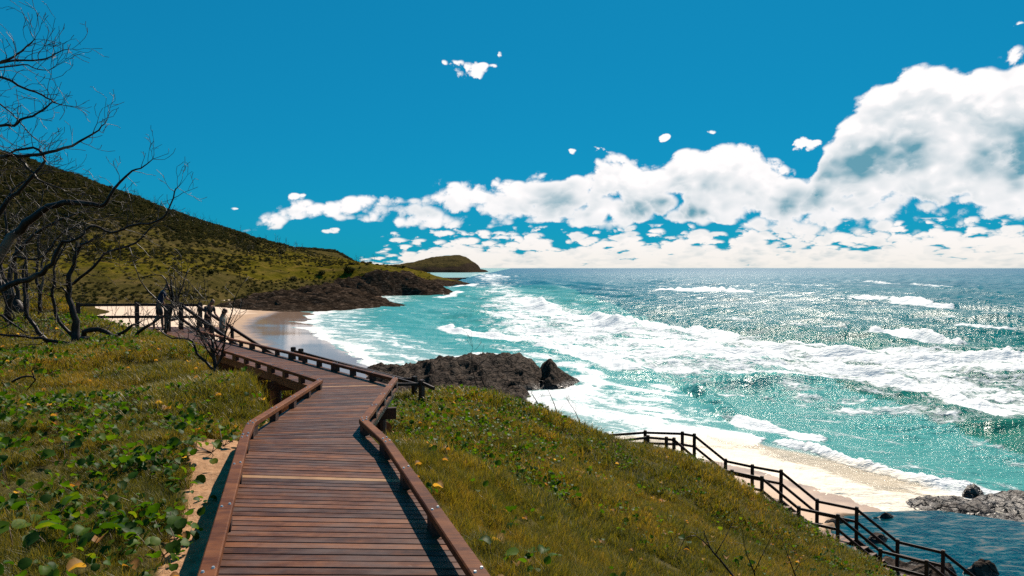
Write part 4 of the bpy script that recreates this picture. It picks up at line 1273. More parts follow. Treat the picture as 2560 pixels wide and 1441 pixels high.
def build_trees():
    # tree standing in the grass left of the platform: many stems from one stump
    Y = 16.0
    tree1 = [
        (TR([(190, 892), (192, 870), (190, 840), (189, 800), (186, 778), (172, 752), (168, 725), (175, 690), (182, 660), (190, 632), (205, 615), (236, 596)], Y), [.155, .14, .105, .085, .075, .07, .065, .06, .05, .045, .035, .02]),
        (TR([(188, 872), (150, 868), (118, 855), (98, 830), (80, 806), (66, 775), (62, 740), (58, 705), (60, 670), (66, 645)], Y), [.085, .075, .065, .06, .055, .05, .045, .04, .03, .02]),
        (TR([(190, 846), (165, 825), (146, 800), (135, 770), (130, 740), (138, 712), (134, 690), (140, 660), (160, 620), (176, 585)], Y), [.06, .05, .048, .045, .042, .04, .035, .03, .022, .014]),
        (TR([(195, 862), (215, 832), (240, 826), (262, 832), (288, 842), (310, 832), (330, 815), (350, 806)], 15.6), [.085, .075, .07, .065, .055, .045, .035, .025]),
        (TR([(200, 850), (225, 846), (240, 872), (262, 880), (290, 872), (315, 858), (335, 842), (360, 822), (385, 806), (410, 790)], 15.4), [.07, .065, .06, .058, .058, .055, .05, .045, .035, .025]),
        (TR([(172, 715), (200, 695), (235, 668), (262, 635), (300, 620), (340, 607), (372, 575), (392, 558)], 16.3), [.045, .042, .04, .036, .032, .028, .02, .012]),
        (TR([(180, 668), (190, 648), (192, 618), (188, 600), (170, 590)], 15.7), [.035, .03, .026, .02, .012]),
        (TR([(170, 735), (152, 718), (142, 722), (128, 708)], 15.8), [.03, .026, .02, .012]),
        (TR([(188, 865), (120, 850), (60, 842), (0, 838), (-60, 848)], 15.8), [.06, .05, .04, .034, .02]),
    ]
    bare_tree(tree1, 11, 'many stemmed bare tree rooted in the grass left of the platform rail', dens=3.6, tw=0.95, depth=2)
    # big limbs reaching in from a tree whose foot is outside the left edge
    tree2 = [
        (TR([(-330, 900, 15.5), (-250, 840, 15), (-180, 780, 15), (-110, 730, 15), (-40, 690, 15), (0, 625, 15), (30, 590, 15), (66, 556, 15), (100, 530, 15), (140, 512, 15), (175, 506, 15), (235, 513, 15), (262, 510, 15), (275, 490, 15), (300, 455, 15), (330, 428, 15), (352, 420, 15), (382, 398, 15)], 15),
         [.30, .26, .22, .18, .15, .115, .105, .098, .085, .075, .068, .055, .045, .038, .03, .022, .016, .010]),
        (TR([(-110, 730), (-50, 740), (0, 722), (50, 706), (90, 692), (122, 672), (138, 645), (150, 612), (172, 603), (200, 595), (212, 578)], 14.4), [.14, .11, .085, .075, .07, .062, .055, .048, .036, .03, .02]),
        (TR([(212, 578), (228, 568), (252, 570), (278, 584), (308, 572), (330, 562), (372, 560), (410, 545), (425, 515), (438, 478), (444, 470)], 14.6), [.036, .036, .034, .032, .03, .028, .026, .026, .022, .018, .014]),
        (TR([(-40, 690), (-20, 600), (-5, 540), (20, 500), (45, 480), (80, 440), (112, 402), (98, 375), (60, 372), (20, 385), (-10, 400)], 13.8), [.12, .09, .07, .055, .045, .04, .034, .03, .03, .026, .02]),
        (TR([(-20, 600), (-30, 480), (-20, 400), (0, 397), (30, 388), (60, 390), (100, 385), (140, 380), (180, 363), (215, 345), (245, 325), (262, 310)], 13.5), [.11, .08, .06, .05, .045, .042, .04, .036, .03, .024, .018, .012]),
        (TR([(-30, 480), (-40, 380), (-30, 310), (0, 313), (35, 314), (50, 300), (80, 292), (108, 275), (130, 255)], 13.6), [.08, .06, .045, .036, .034, .03, .026, .022, .014]),
        (TR([(-40, 380), (-50, 260), (-20, 190), (30, 205), (60, 220), (90, 232), (118, 245), (135, 256), (160, 264)], 13.2), [.06, .045, .034, .03, .027, .024, .02, .016, .009]),
        (TR([(-50, 260), (-55, 190), (-10, 162), (20, 150), (45, 135), (65, 118), (85, 100)], 13.0), [.045, .036, .032, .028, .024, .018, .011]),
        (TR([(0, 158), (40, 150), (80, 151), (115, 148), (140, 134), (160, 126), (180, 123)], 13.1), [.028, .024, .02, .017, .014, .010, .006]),
        (TR([(0, 168), (40, 164), (70, 162), (90, 174), (122, 176), (140, 164)], 13.4), [.02, .018, .015, .012, .010, .006]),
        (TR([(50, 400), (70, 420), (95, 448), (115, 458), (150, 470), (165, 484)], 13.6), [.035, .03, .026, .02, .014, .008]),
        (TR([(-20, 250), (0, 262), (30, 285), (80, 340), (110, 362)], 13.9), [.022, .02, .016, .012, .007]),
        (TR([(-60, 840), (-10, 790), (20, 800), (60, 830)], 14.0), [.05, .04, .03, .015]),
    ]
    bare_tree(tree2, 23, 'large leaning bare tree at the left edge whose limbs reach across the sky', dens=3.2, tw=0.85, depth=2, twigr=0.008)
    # a second stump just inside the left edge
    tree3 = [
        (TR([(55, 790), (30, 745), (5, 712), (-20, 670), (-30, 620)], 21), [.20, .18, .16, .14, .09]),
        (TR([(45, 770), (42, 730), (38, 690), (36, 660), (48, 600), (80, 560), (100, 520), (108, 480)], 21), [.09, .075, .065, .055, .045, .035, .025, .015]),
        (TR([(95, 800), (100, 760), (98, 720), (90, 690), (96, 640), (94, 590), (84, 565), (60, 560)], 20), [.07, .065, .055, .048, .04, .03, .022, .012]),
        (TR([(62, 800), (65, 750), (66, 700), (66, 660)], 19.5), [.08, .07, .06, .03]),
    ]
    bare_tree(tree3, 37, 'dark leaning stump with upright bare stems near the left edge', dens=2.2, tw=1.0, depth=2, twigr=0.012)
    tree6 = [
        (TR([(20, 800), (28, 740), (24, 690), (40, 640), (70, 600), (110, 570), (160, 545), (210, 530)], 18.5), [.10, .08, .07, .06, .05, .04, .03, .015]),
        (TR([(26, 720), (5, 680), (0, 630), (18, 580), (10, 520), (40, 470), (90, 440), (150, 430)], 18.5), [.06, .055, .05, .04, .034, .028, .02, .01]),
        (TR([(40, 640), (80, 650), (120, 630), (150, 590), (205, 560), (260, 545)], 18.3), [.045, .04, .034, .028, .02, .01]),
        (TR([(100, 775), (98, 735), (108, 700), (104, 660), (120, 620), (150, 590)], 19), [.06, .05, .04, .03, .022, .012]),
    ]
    bare_tree(tree6, 83, 'slender bare tree with tangled stems between the stump and the leaning trunk', dens=2.0, tw=1.2, depth=2, twigr=0.012)
    tree4 = [
        (TR([(540, 955), (540, 930), (536, 905), (534, 880), (530, 850)], 12.4), [.055, .045, .035, .028, .02]),
        (TR([(538, 930), (515, 905), (492, 885), (486, 862), (470, 848), (430, 846), (405, 830), (392, 812)], 12.4), [.03, .027, .025, .022, .018, .015, .012, .007]),
        (TR([(538, 920), (552, 895), (560, 860), (566, 820), (580, 780), (588, 745), (604, 712)], 12.4), [.026, .022, .018, .014, .012, .009, .005]),
        (TR([(536, 905), (528, 870), (500, 830), (492, 790), (500, 750)], 12.4), [.02, .018, .015, .010, .005]),
    ]
    rs = random.Random(9)
    for i in range(11):
        x0 = 536 + rs.uniform(-10, 12); a = rs.uniform(-1.25, 0.95); L = rs.uniform(60, 150); yb = rs.uniform(865, 905)
        tree4.append((TR([(x0, yb), (x0 + a * L * .35, yb - L * .45), (x0 + a * L * .55, yb - L * .8), (x0 + a * L * .75 + rs.uniform(-8, 8), yb - L * 1.1)], 12.4 + rs.uniform(-.3, .3)), [.011, .008, .006, .003]))
    bare_tree(tree4, 41, 'small bare shrub beside the walkway kerb with a spray of fine twigs', name='bare_shrub', cat='shrub', dens=2.2, tw=0.5, depth=1, amp=0.02, twigr=0.008, up=0.5)
    tree5 = [
        (TR([(412, 836), (425, 800), (432, 760), (430, 730), (428, 700)], 18.0), [.05, .042, .036, .028, .02]),
        (TR([(428, 790), (400, 760), (372, 730), (350, 700), (335, 660)], 18.0), [.026, .024, .02, .015, .008]),
        (TR([(432, 770), (448, 735), (462, 700), (470, 670)], 18.0), [.028, .022, .016, .008]),
        (TR([(430, 750), (420, 715), (405, 690), (372, 690), (345, 696)], 18.0), [.022, .02, .016, .012, .007]),
    ]
    for i in range(6):
        x0 = 438 + rs.uniform(-6, 12); a = rs.uniform(-.7, .8); L = rs.uniform(70, 140); yb = rs.uniform(760, 800)
        tree5.append((TR([(x0, yb), (x0 + a * L * .3, yb - L * .4), (x0 + a * L * .45, yb - L * .75), (x0 + a * L * .5 + rs.uniform(-10, 10), yb - L)], 18 + rs.uniform(-.5, .5)), [.014, .011, .008, .004]))
    bare_tree(tree5, 47, 'twiggy bare shrub standing in front of the person on the platform', name='bare_shrub', cat='shrub', dens=1.5, tw=0.55, depth=1, amp=0.03, twigr=0.010, up=0.45)
    shrubs = [
        ([(TR([(1440, 1092), (1390, 1070), (1330, 1045), (1290, 1035), (1250, 1015), (1222, 985), (1205, 950), (1198, 915)], 20.5), [.07, .06, .05, .04, .032, .024, .016, .008]),
          (TR([(1290, 1035), (1262, 1030), (1235, 1012), (1215, 1000), (1190, 960), (1178, 900), (1182, 868)], 20.2), [.03, .026, .022, .018, .013, .008, .004])],
         53, 'bare branches sprawling over the bank crest in front of the outcrop', 0.8),
        ([(TR([(1400, 1075), (1370, 1050), (1345, 1010), (1330, 985)], 21), [.03, .024, .016, .008]),
          (TR([(1430, 1085), (1400, 1050), (1385, 1010), (1370, 975)], 21), [.024, .02, .012, .006])], 57, 'thin bare sticks on the crest between the sprawling branches and the stair fence', 0.7),
        ([(TR([(1470, 1100), (1455, 1070), (1440, 1035), (1425, 1010)], 21.5), [.022, .016, .010, .005])], 59, 'single wispy bare sapling on the crest left of the first fence post', 0.6),
        ([(TR([(1880, 1500), (1800, 1400), (1775, 1370), (1760, 1330)], 9.0), [.016, .013, .009, .004]),
          (TR([(1775, 1370), (1740, 1340), (1710, 1350), (1698, 1380)], 9.0), [.008, .007, .005, .003]),
          (TR([(1790, 1385), (1815, 1340), (1835, 1300)], 9.0), [.008, .005, .003])], 61, 'leafless twigs with a hooked tip rising from the lower bank', 0.28),
        ([(TR([(1900, 1500), (1885, 1430), (1868, 1390), (1860, 1360)], 9.4), [.014, .010, .007, .004]),
          (TR([(1885, 1430), (1910, 1380), (1935, 1330)], 9.4), [.007, .005, .003])], 67, 'forked leafless twig on the lower bank right of the hooked one', 0.26),
        ([(TR([(2010, 1500), (1985, 1430), (1970, 1390), (1955, 1350)], 10.5), [.013, .010, .007, .004]),
          (TR([(1985, 1430), (2000, 1405), (1990, 1380)], 10.5), [.006, .005, .003])], 71, 'leafless twig at the bottom edge nearest the stairway', 0.26)]
    for limbs, seed, lab, tw in shrubs:
        near = tw < 0.4
        bare_tree(limbs, seed, lab, name='bare_shrub', cat='shrub', dens=1.3 if not near else 2.2, tw=tw, depth=1, amp=0.03 if not near else 0.008, twigr=0.009 if not near else 0.004, up=0.35)
    # fallen sticks on the grass
    for pts, Y, rr, lab in [([(30, 955), (55, 943), (78, 942), (88, 950), (80, 960), (66, 978)], 10.6, .018, 'crooked dead stick lying in the grass near the left edge'),
                        ([(88, 950), (82, 935), (80, 925), (88, 917)], 10.6, .012, 'short upright prong of dead wood in the grass near the left edge'),
                        ([(368, 864), (390, 870), (408, 873)], 17.5, .02, 'pale fallen stick in the grass below the platform'),
                        ([(0, 700), (8, 740), (20, 770), (35, 790), (20, 815), (-20, 830)], 15, .022, 'pale bent dead branch low at the left edge')]:
        rng = random.Random(Y)
        P, Rr = gnarl(TR(pts, Y), [rr * (1 - 0.6 * i / (len(pts) - 1)) for i in range(len(pts))], rng, 0.012)
        m = MB(); m.tube(P, Rr, 6)
        tag(m.build('fallen_branch', BARK, smooth=True), lab, 'branch')
build_trees()
# ------------------------------------------------------------------ ground plants
def mat_plants():
    # turf: golden brown to olive, varying from place to place
    m, k = material('turf_blades')
    oi = k.n('ShaderNodeObjectInfo')
    loc = oi.outputs['Location']; rnd = oi.outputs['Random']
    n1 = k.noise(loc, 0.55, 4, 0.6); n2 = k.noise(loc, 3.5, 3, 0.6)
    f = k.m('ADD', k.m('ADD', k.m('MULTIPLY', n1, 0.8), k.m('MULTIPLY', n2, 0.45)), k.m('MULTIPLY', k.m('SUBTRACT', rnd, 0.5), 0.28))
    c = k.ramp(k.m('SUBTRACT', f, 0.12), [(0.33, (0.040, 0.085, 0.004)), (0.48, (0.135, 0.160, 0.006)), (0.62, (0.29, 0.230, 0.010)), (0.76, (0.46, 0.30, 0.045))])
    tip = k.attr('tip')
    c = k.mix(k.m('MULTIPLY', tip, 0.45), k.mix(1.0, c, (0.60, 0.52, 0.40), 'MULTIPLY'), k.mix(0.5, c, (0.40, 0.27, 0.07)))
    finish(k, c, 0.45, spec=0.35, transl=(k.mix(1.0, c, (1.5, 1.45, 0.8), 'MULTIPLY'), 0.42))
    for nm, cols in (('vine_leaf', [(0.022, 0.060, 0.003), (0.040, 0.100, 0.005), (0.085, 0.140, 0.008), (0.22, 0.18, 0.020)]),
                     ('vine_leaf_dry', [(0.26, 0.12, 0.035), (0.36, 0.19, 0.06), (0.45, 0.27, 0.09), (0.5, 0.33, 0.12)])):
        m, k = material(nm)
        oi = k.n('ShaderNodeObjectInfo'); rnd = oi.outputs['Random']
        lf = k.attr('leaf')
        f = k.m('FRACT', k.m('ADD', rnd, lf))
        tc = k.n('ShaderNodeTexCoord').outputs['Object']
        n = k.noise(tc, 20.0, 3, 0.6)
        c = k.ramp(k.m('ADD', k.m('MULTIPLY', f, 0.8), k.m('MULTIPLY', k.m('SUBTRACT', n, 0.5), 0.5)), [(0.15, cols[0]), (0.50, cols[1]), (0.78, cols[2]), (0.95, cols[3])])
        finish(k, c, 0.52, n, 0.3, 0.006, spec=0.15, transl=(k.mix(1.0, c, (1.9, 1.7, 0.5), 'MULTIPLY'), 0.46))
    m, k = material('vine_stem'); finish(k, (0.10, 0.055, 0.03), 0.6)
    m, k = material('bush_leaf')
    oi = k.n('ShaderNodeObjectInfo'); rnd = oi.outputs['Random']
    tc = k.n('ShaderNodeTexCoord').outputs['Object']; n = k.noise(tc, 1.2, 3, 0.6)
    c = k.ramp(k.m('ADD', k.m('MULTIPLY', rnd, 0.6), k.m('MULTIPLY', n, 0.5)), [(0.25, (0.022, 0.024, 0.005)), (0.5, (0.045, 0.045, 0.009)), (0.75, (0.090, 0.072, 0.018))])
    finish(k, c, 0.7, spec=0.05, transl=(c, 0.25))
mat_plants()

PROTO = {}
def proto_col(name, meshes):
    """prototypes live in a collection of their own that is not part of the scene"""
    c = bpy.data.collections.new(name)
    for i, me in enumerate(meshes):
        c.objects.link(bpy.data.objects.new('%s_%02d' % (name, i), me))
    PROTO[name] = c
    return c

def grass_clump(rng, nb, h, spread, w):
    V = []; Fc = []; tip = []
    for b in range(nb):
        a = rng.uniform(0, 6.283); r = spread * math.sqrt(rng.random())
        x, y = r * math.cos(a), r * math.sin(a)
        la = rng.uniform(0, 6.283); lean = rng.uniform(0.15, 1.15)
        hh = h * rng.uniform(0.45, 1.15); ww = w * rng.uniform(0.7, 1.3)
        dx, dy = math.cos(la), math.sin(la); sx, sy = -dy, dx
        if rng.random() < 0.5: sx, sy = math.cos(la + 1), math.sin(la + 1)
        b0 = len(V)
        for t, wf in ((0, 1.0), (0.45, 0.85), (0.8, 0.5)):
            o = lean * hh * t * t; z = hh * t * (1 - 0.25 * lean * t)
            V += [(x + dx * o - sx * ww * wf, y + dy * o - sy * ww * wf, z - 0.01), (x + dx * o + sx * ww * wf, y + dy * o + sy * ww * wf, z - 0.01)]
            tip += [t, t]
        o = lean * hh; z = hh * (1 - 0.25 * lean)
        V.append((x + dx * o, y + dy * o, z)); tip.append(1.0)
        Fc += [(b0, b0 + 1, b0 + 3, b0 + 2), (b0 + 2, b0 + 3, b0 + 5, b0 + 4)]
        Fc.append((b0 + 4, b0 + 5, b0 + 6, b0 + 6))
    Q = [f for f in Fc if f[2] != f[3]]; T = [f[:3] for f in Fc if f[2] == f[3]]
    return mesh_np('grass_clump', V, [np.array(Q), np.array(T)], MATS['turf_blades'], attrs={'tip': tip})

def leaf_geo(rng, size, curl=0.35):
    """round two-lobed leaf, folded along its midrib; stalk end at the origin, growing along +Y"""
    pts = [(0, 0.0), (0.30, -0.06), (0.52, 0.22), (0.54, 0.55), (0.36, 0.86), (0.12, 1.0), (0, 0.93)]
    V = []; s = size
    mid = [(0, 0), (0, 0.35), (0, 0.7), (0, 0.93)]
    def lift(x, y): return s * (abs(x) * curl + 0.18 * math.sin(y * 2.2) - 0.25 * y * y * curl)
    out = [(x * s, y * s, lift(x, y)) for x, y in pts]
    outl = [(-x * s, y * s, lift(x, y)) for x, y in pts[1:-1]]
    V = out + outl + [(0, 0.45 * s, 0.16 * s * math.sin(1.0))]
    c = len(V) - 1
    R_ = list(range(0, 7)); L_ = [0] + list(range(7, 12)) + [6]
    Fc = [(R_[i], R_[i + 1], c) for i in range(6)] + [(L_[i + 1], L_[i], c) for i in range(6)]
    return V, Fc

def place_leaf(V, M):
    return [tuple(M @ Vector(p)) for p in V]

def vine_cluster(rng, n, spread, size):
    V = []; Fc = []; lf = []
    for i in range(n):
        v, f = leaf_geo(rng, size * rng.uniform(0.7, 1.2), rng.uniform(0.1, 0.6))
        a = rng.uniform(0, 6.283); r = spread * math.sqrt(rng.random())
        M = Matrix.Translation((r * math.cos(a), r * math.sin(a), rng.uniform(0.02, 0.13))) @ Matrix.Rotation(rng.uniform(0, 6.283), 4, 'Z') @ Matrix.Rotation(rng.uniform(-0.9, 1.1), 4, 'X') @ Matrix.Rotation(rng.uniform(-0.6, 0.6), 4, 'Y')
        b = len(V); V += place_leaf(v, M); Fc += [tuple(b + q for q in t) for t in f]
        lf += [rng.random()] * len(v)
    return mesh_np('vine_cluster', V, np.array(Fc), MATS['vine_leaf'], attrs={'leaf': lf})

def bush_mesh(rng, n, r, hgt, leaf, mat='bush_leaf', name='bush'):
    """leaf sprays spread through an uneven crown, over a few stems"""
    V = []; Fc = []
    lobes = [(rng.uniform(-.55, .55) * r, rng.uniform(-.55, .55) * r, rng.uniform(.3, .75) * hgt, rng.uniform(.35, .6) * r) for _ in range(6)]
    for i in range(n):
        lx, ly, lz, lr = lobes[rng.randrange(6)]
        d = Vector((rng.gauss(0, 1), rng.gauss(0, 1), rng.gauss(0, 1))).normalized() * lr * rng.uniform(0.6, 1.08)
        p = Vector((lx + d.x, ly + d.y, max(0.02, lz + d.z * 0.8 * hgt / r)))
        a = Vector((rng.gauss(0, 1), rng.gauss(0, 1), rng.gauss(0, 1))).normalized(); b = a.cross(Vector((rng.gauss(0, 1), rng.gauss(0, 1), rng.gauss(0, 1)))).normalized()
        s = leaf * rng.uniform(0.5, 1.4)
        k = len(V)
        V += [tuple(p - a * s), tuple(p + b * s * 0.5), tuple(p + a * s), tuple(p - b * s * 0.5)]
        Fc.append((k, k + 1, k + 2, k + 3))
    return mesh_np(name, V, np.array(Fc), MATS[mat], smooth=False)

def stick_tree(rng, h):
    mb = MB()
    def g(p, d, L, r, lv):
        pts = [p]; rd = [r]; q = p.copy(); cur = d
        for i in range(5):
            cur = (cur + Vector((rng.gauss(0, .12), rng.gauss(0, .12), 0.05))).normalized(); q = q + cur * L / 5
            pts.append(q.copy()); rd.append(r * (1 - 0.8 * (i + 1) / 5))
            if lv > 0 and i > 0:
                for _ in range(2):
                    if rng.random() < 0.7:
                        s = Vector((rng.gauss(0, 1), rng.gauss(0, 1), rng.gauss(.6, .4))).normalized()
                        g(q, (cur * 0.6 + s * 0.7).normalized(), L * rng.uniform(.25, .5), r * 0.5, lv - 1)
        mb.tube(pts, rd, 3, cap=False)
    g(Vector((0, 0, -0.3)), Vector((rng.gauss(0, .1), rng.gauss(0, .1), 1)), h, h * 0.018, 2)
    return mb.mesh('stick_tree', BARK)

def scatter(name, P, scale, rot, pick, col, tilt=None):
    """one object: instances of the collection's meshes on the given points"""
    me = bpy.data.meshes.new(name)
    P = np.asarray(P, dtype=np.float32)
    me.vertices.add(len(P)); me.vertices.foreach_set('co', P.ravel())
    for nm, v, ty in (('size', scale, 'FLOAT'), ('turn', rot, 'FLOAT'), ('pick', pick, 'INT')):
        at_ = me.attributes.new(nm, ty, 'POINT'); at_.data.foreach_set('value', np.asarray(v, dtype=np.float32 if ty == 'FLOAT' else np.int32))
    o = link(name, me)
    ng = bpy.data.node_groups.new(name + '_scatter', 'GeometryNodeTree')
    ng.interface.new_socket('Geometry', in_out='INPUT', socket_type='NodeSocketGeometry')
    ng.interface.new_socket('Geometry', in_out='OUTPUT', socket_type='NodeSocketGeometry')
    N_ = ng.nodes; Lk_ = ng.links
    gi = N_.new('NodeGroupInput'); go = N_.new('NodeGroupOutput')
    ci = N_.new('GeometryNodeCollectionInfo'); ci.inputs['Collection'].default_value = PROTO[col]; ci.inputs['Separate Children'].default_value = True; ci.inputs['Reset Children'].default_value = True
    ip = N_.new('GeometryNodeInstanceOnPoints'); ip.inputs['Pick Instance'].default_value = True
    def na(nm, ty):
        a = N_.new('GeometryNodeInputNamedAttribute'); a.data_type = ty; a.inputs['Name'].default_value = nm; return a.outputs['Attribute']
    cb = N_.new('ShaderNodeCombineXYZ')
    Lk_.new(na('turn', 'FLOAT'), cb.inputs[2])
    er = N_.new('FunctionNodeEulerToRotation'); Lk_.new(cb.outputs[0], er.inputs[0])
    Lk_.new(gi.outputs[0], ip.inputs['Points']); Lk_.new(ci.outputs[0], ip.inputs['Instance']); Lk_.new(na('pick', 'INT'), ip.inputs['Instance Index'])
    Lk_.new(er.outputs[0], ip.inputs['Rotation']); Lk_.new(na('size', 'FLOAT'), ip.inputs['Scale']); Lk_.new(ip.outputs[0], go.inputs[0])
    md = o.modifiers.new('scatter', 'NODES'); md.node_group = ng
    return o

WALK_POLY = L_out + R_out[::-1]
def off_walk(x, y, margin):
    d, _, _ = seg_dist(x, y, WALK_POLY + [WALK_POLY[0]])
    return (~inside(x, y, WALK_POLY)) & (d > margin)
def near_samples(rng, n, y0, y1, umin=-0.95, umax=0.95):
    Y = np.sqrt(rng.uniform(y0 * y0, y1 * y1, n))
    X = rng.uniform(umin, umax, n) * Y + rng.uniform(-0.6, 0.6, n)
    return X, Y
def in_view_land(X, Y):
    # keep the bank on both sides, not the drop behind the stairs
    return (X < 0.62 * Y + 1.0)

def build_turf():
    rg = random.Random(12)
    proto_col('turf_near', [grass_clump(rg, 20, 0.105, 0.06, 0.0016) for _ in range(5)])
    proto_col('turf_mid', [grass_clump(rg, 26, 0.125, 0.12, 0.0032) for _ in range(5)])
    proto_col('turf_far', [grass_clump(rg, 28, 0.16, 0.22, 0.006) for _ in range(4)])
    rng = np.random.RandomState(5)
    def band(name, col, n, y0, y1, margin, npick, label, smin=0.7, smax=1.3):
        X, Y = near_samples(rng, n, y0, y1)
        sand = near_sand(X, Y)
        keep = (sand + 0.5 * (vnoise(X * 2.2, Y * 2.2, seed=6) - 0.5) + 0.25 * (vnoise(X * 9, Y * 9, seed=16) - 0.5) < 0.42) & off_walk(X, Y, margin) & in_view_land(X, Y)
        tuft = vnoise(X * 1.6, Y * 1.6, seed=61) * 0.5 + vnoise(X * 4.5, Y * 4.5, seed=62) * 0.5
        tuft = np.clip((tuft - 0.5) * 1.7 + 0.5, 0, 1)
        keep &= rng.uniform(0, 1, len(X)) < 0.30 + 1.2 * tuft
        X, Y, tuft = X[keep], Y[keep], tuft[keep]
        Z = near_z(X, Y)
        o = scatter(name, np.stack([X, Y, Z], 1), (smin + (smax - smin) * rng.uniform(0, 1, len(X))) * (0.55 + 0.9 * tuft), rng.uniform(0, 6.283, len(X)), rng.randint(0, npick, len(X)), col)
        tag(o, label, kind='stuff')
    band('grass', 'turf_near', 70000, 2.4, 8.5, 0.10, 5, 'golden green turf on the bank close by')
    band('grass', 'turf_mid', 60000, 8.0, 16.5, 0.10, 5, 'golden green turf on the middle of the bank')
    band('grass', 'turf_far', 42000, 16.0, 31.0, 0.14, 4, 'golden green turf towards the crest of the bank')
build_turf()

def vine_mask(x, y):
    return 0.55 * vnoise(x * 0.33, y * 0.55, seed=71) + 0.30 * vnoise(x * 1.1, y * 1.1, seed=72) + 0.15 * vnoise(x * 3, y * 3, seed=73)
def build_vines():
    rg = random.Random(22)
    proto_col('vine_near', [vine_cluster(rg, 5, 0.19, 0.062) for _ in range(6)])
    proto_col('vine_far', [vine_cluster(rg, 9, 0.36, 0.072) for _ in range(5)])
    rng = np.random.RandomState(8)
    for name, col, n, y0, y1, thr, lab in (('creeper_leaves', 'vine_near', 4200, 2.8, 12.0, 0.685, 'round leaved creeper spreading through the turf close by'),
                                           ('creeper_leaves', 'vine_far', 5200, 11.0, 27.0, 0.60, 'round leaved creeper spreading through the far turf')):
        X, Y = near_samples(rng, n, y0, y1)
        mk = vine_mask(X, Y) + 0.10 * (X < -0.4 * Y) + 0.30 * ((X < 0.9) & (X > -3.0) & (Y > 10.5) & (Y < 19.5)) + 0.06 * (near_sand(X, Y) > 0.15) * (X < -1.5) + 0.05 * (X < 0)
        keep = (mk > thr) & off_walk(X, Y, 0.16) & in_view_land(X, Y) & (near_sand(X, Y) + 0.3 * rng.uniform(0, 1, len(X)) < 0.75)
        keep |= (rng.uniform(0, 1, len(X)) < 0.05) & off_walk(X, Y, 0.16) & in_view_land(X, Y)
        X, Y = X[keep], Y[keep]
        o = scatter(name, np.stack([X, Y, near_z(X, Y) + 0.02 + 0.03 * (near_sand(X, Y) < 0.3)], 1), rng.uniform(0.65, 1.15, len(X)), rng.uniform(0, 6.283, len(X)), rng.randint(0, 5, len(X)), col)
        tag(o, lab, kind='stuff')
    # fallen dry leaves
    X, Y = near_samples(rng, 900, 3, 22)
    keep = off_walk(X, Y, 0.12) & in_view_land(X, Y); X, Y = X[keep], Y[keep]
    V, Fc = leaf_geo(rg, 0.09, 0.9)
    proto_col('dry_leaf', [mesh_np('dry_leaf', V, np.array(Fc), MATS['vine_leaf_dry'], attrs={'leaf': [0.5] * len(V)})])
    o = scatter('fallen_leaves', np.stack([X, Y, near_z(X, Y) + 0.08], 1), rng.uniform(0.5, 1.1, len(X)), rng.uniform(0, 6.283, len(X)), np.zeros(len(X)), 'dry_leaf')
    tag(o, 'scattered dry yellow brown leaves on the turf', kind='stuff')

    # individual creeper plants with leaves large enough to pick apart
    variants = []
    for i in range(5):
        V, Fc = leaf_geo(rg, 0.115, 0.15 + 0.1 * i)
        variants.append(mesh_np('leaf', V, np.array(Fc), MATS['vine_leaf'], attrs={'leaf': [0.17 * i] * len(V)}))
    V, Fc = leaf_geo(rg, 0.12, 0.8)
    dry = mesh_np('leaf', V, np.array(Fc), MATS['vine_leaf_dry'], attrs={'leaf': [0.4] * len(V)})
    r = random.Random(31)
    plants = [(100, 1325, 4.9, 4, 1.25, 'big drooping creeper leaves above the lowest left corner of the grass'),
              (45, 1375, 4.5, 3, 1.3, 'large dark creeper leaf cluster at the left edge near the bottom'),
              (190, 1372, 4.55, 4, 1.25, 'creeper plant with broad dark leaves below the dry brown leaf'),
              (290, 1345, 4.75, 4, 1.1, 'creeper leaves in the grass halfway between left edge and sand strip'),
              (160, 1300, 5.1, 3, 1.2, 'creeper plant with a curled dry brown leaf in the lower left grass'),
              (398, 1290, 5.35, 3, 1.05, 'creeper pair standing alone at the grass edge beside the sand strip'),
              (415, 1345, 5.0, 4, 1.0, 'creeper runner with round leaves reaching onto the sand strip'),
              (442, 1310, 5.2, 3, 0.95, 'two leaved creeper sprout standing on the bare sand beside the left kerb'),
              (455, 1372, 4.8, 3, 0.8, 'small creeper sprout on the bare sand near the bottom left of the kerb'),
              (410, 1400, 4.65, 4, 1.0, 'creeper leaves on the sand at the very bottom beside the kerb shadow'),
              (300, 1185, 6.3, 5, 1.1, 'raised creeper leaf pair in the grass left of the sand strip top'),
              (160, 1155, 6.7, 5, 1.2, 'row of pale green creeper leaves in the middle of the left grass'),
              (20, 1210, 6.1, 4, 1.2, 'yellow green creeper leaves at the left edge halfway down the grass'),
              (385, 1170, 6.5, 5, 1.1, 'creeper leaves gleaming in the left grass above the pair by the sand'),
              (470, 1210, 6.15, 5, 0.9, 'round yellow green creeper leaves at the upper end of the sand strip'),
              (530, 1150, 6.95, 7, 1.0, 'dense creeper clump on sand against the left kerb'),
              (560, 1125, 7.25, 6, 0.9, 'uppermost creeper clump against the left kerb bend'),
              (1240, 1400, 4.9, 4, 0.9, 'creeper leaves at the foot of the right kerb near the bottom'),
              (1340, 1415, 5.1, 4, 0.9, 'creeper leaves in the lower grass just right of the right kerb'),
              (1640, 1420, 8.9, 6, 1.1, 'glossy creeper clump with a pale leaf on the lower bank'),
              (1690, 1300, 11.5, 6, 1.2, 'dark creeper clump in the middle of the right bank'),
              (1790, 1285, 14.0, 6, 1.2, 'creeper clump high on the right bank towards the stairs')]
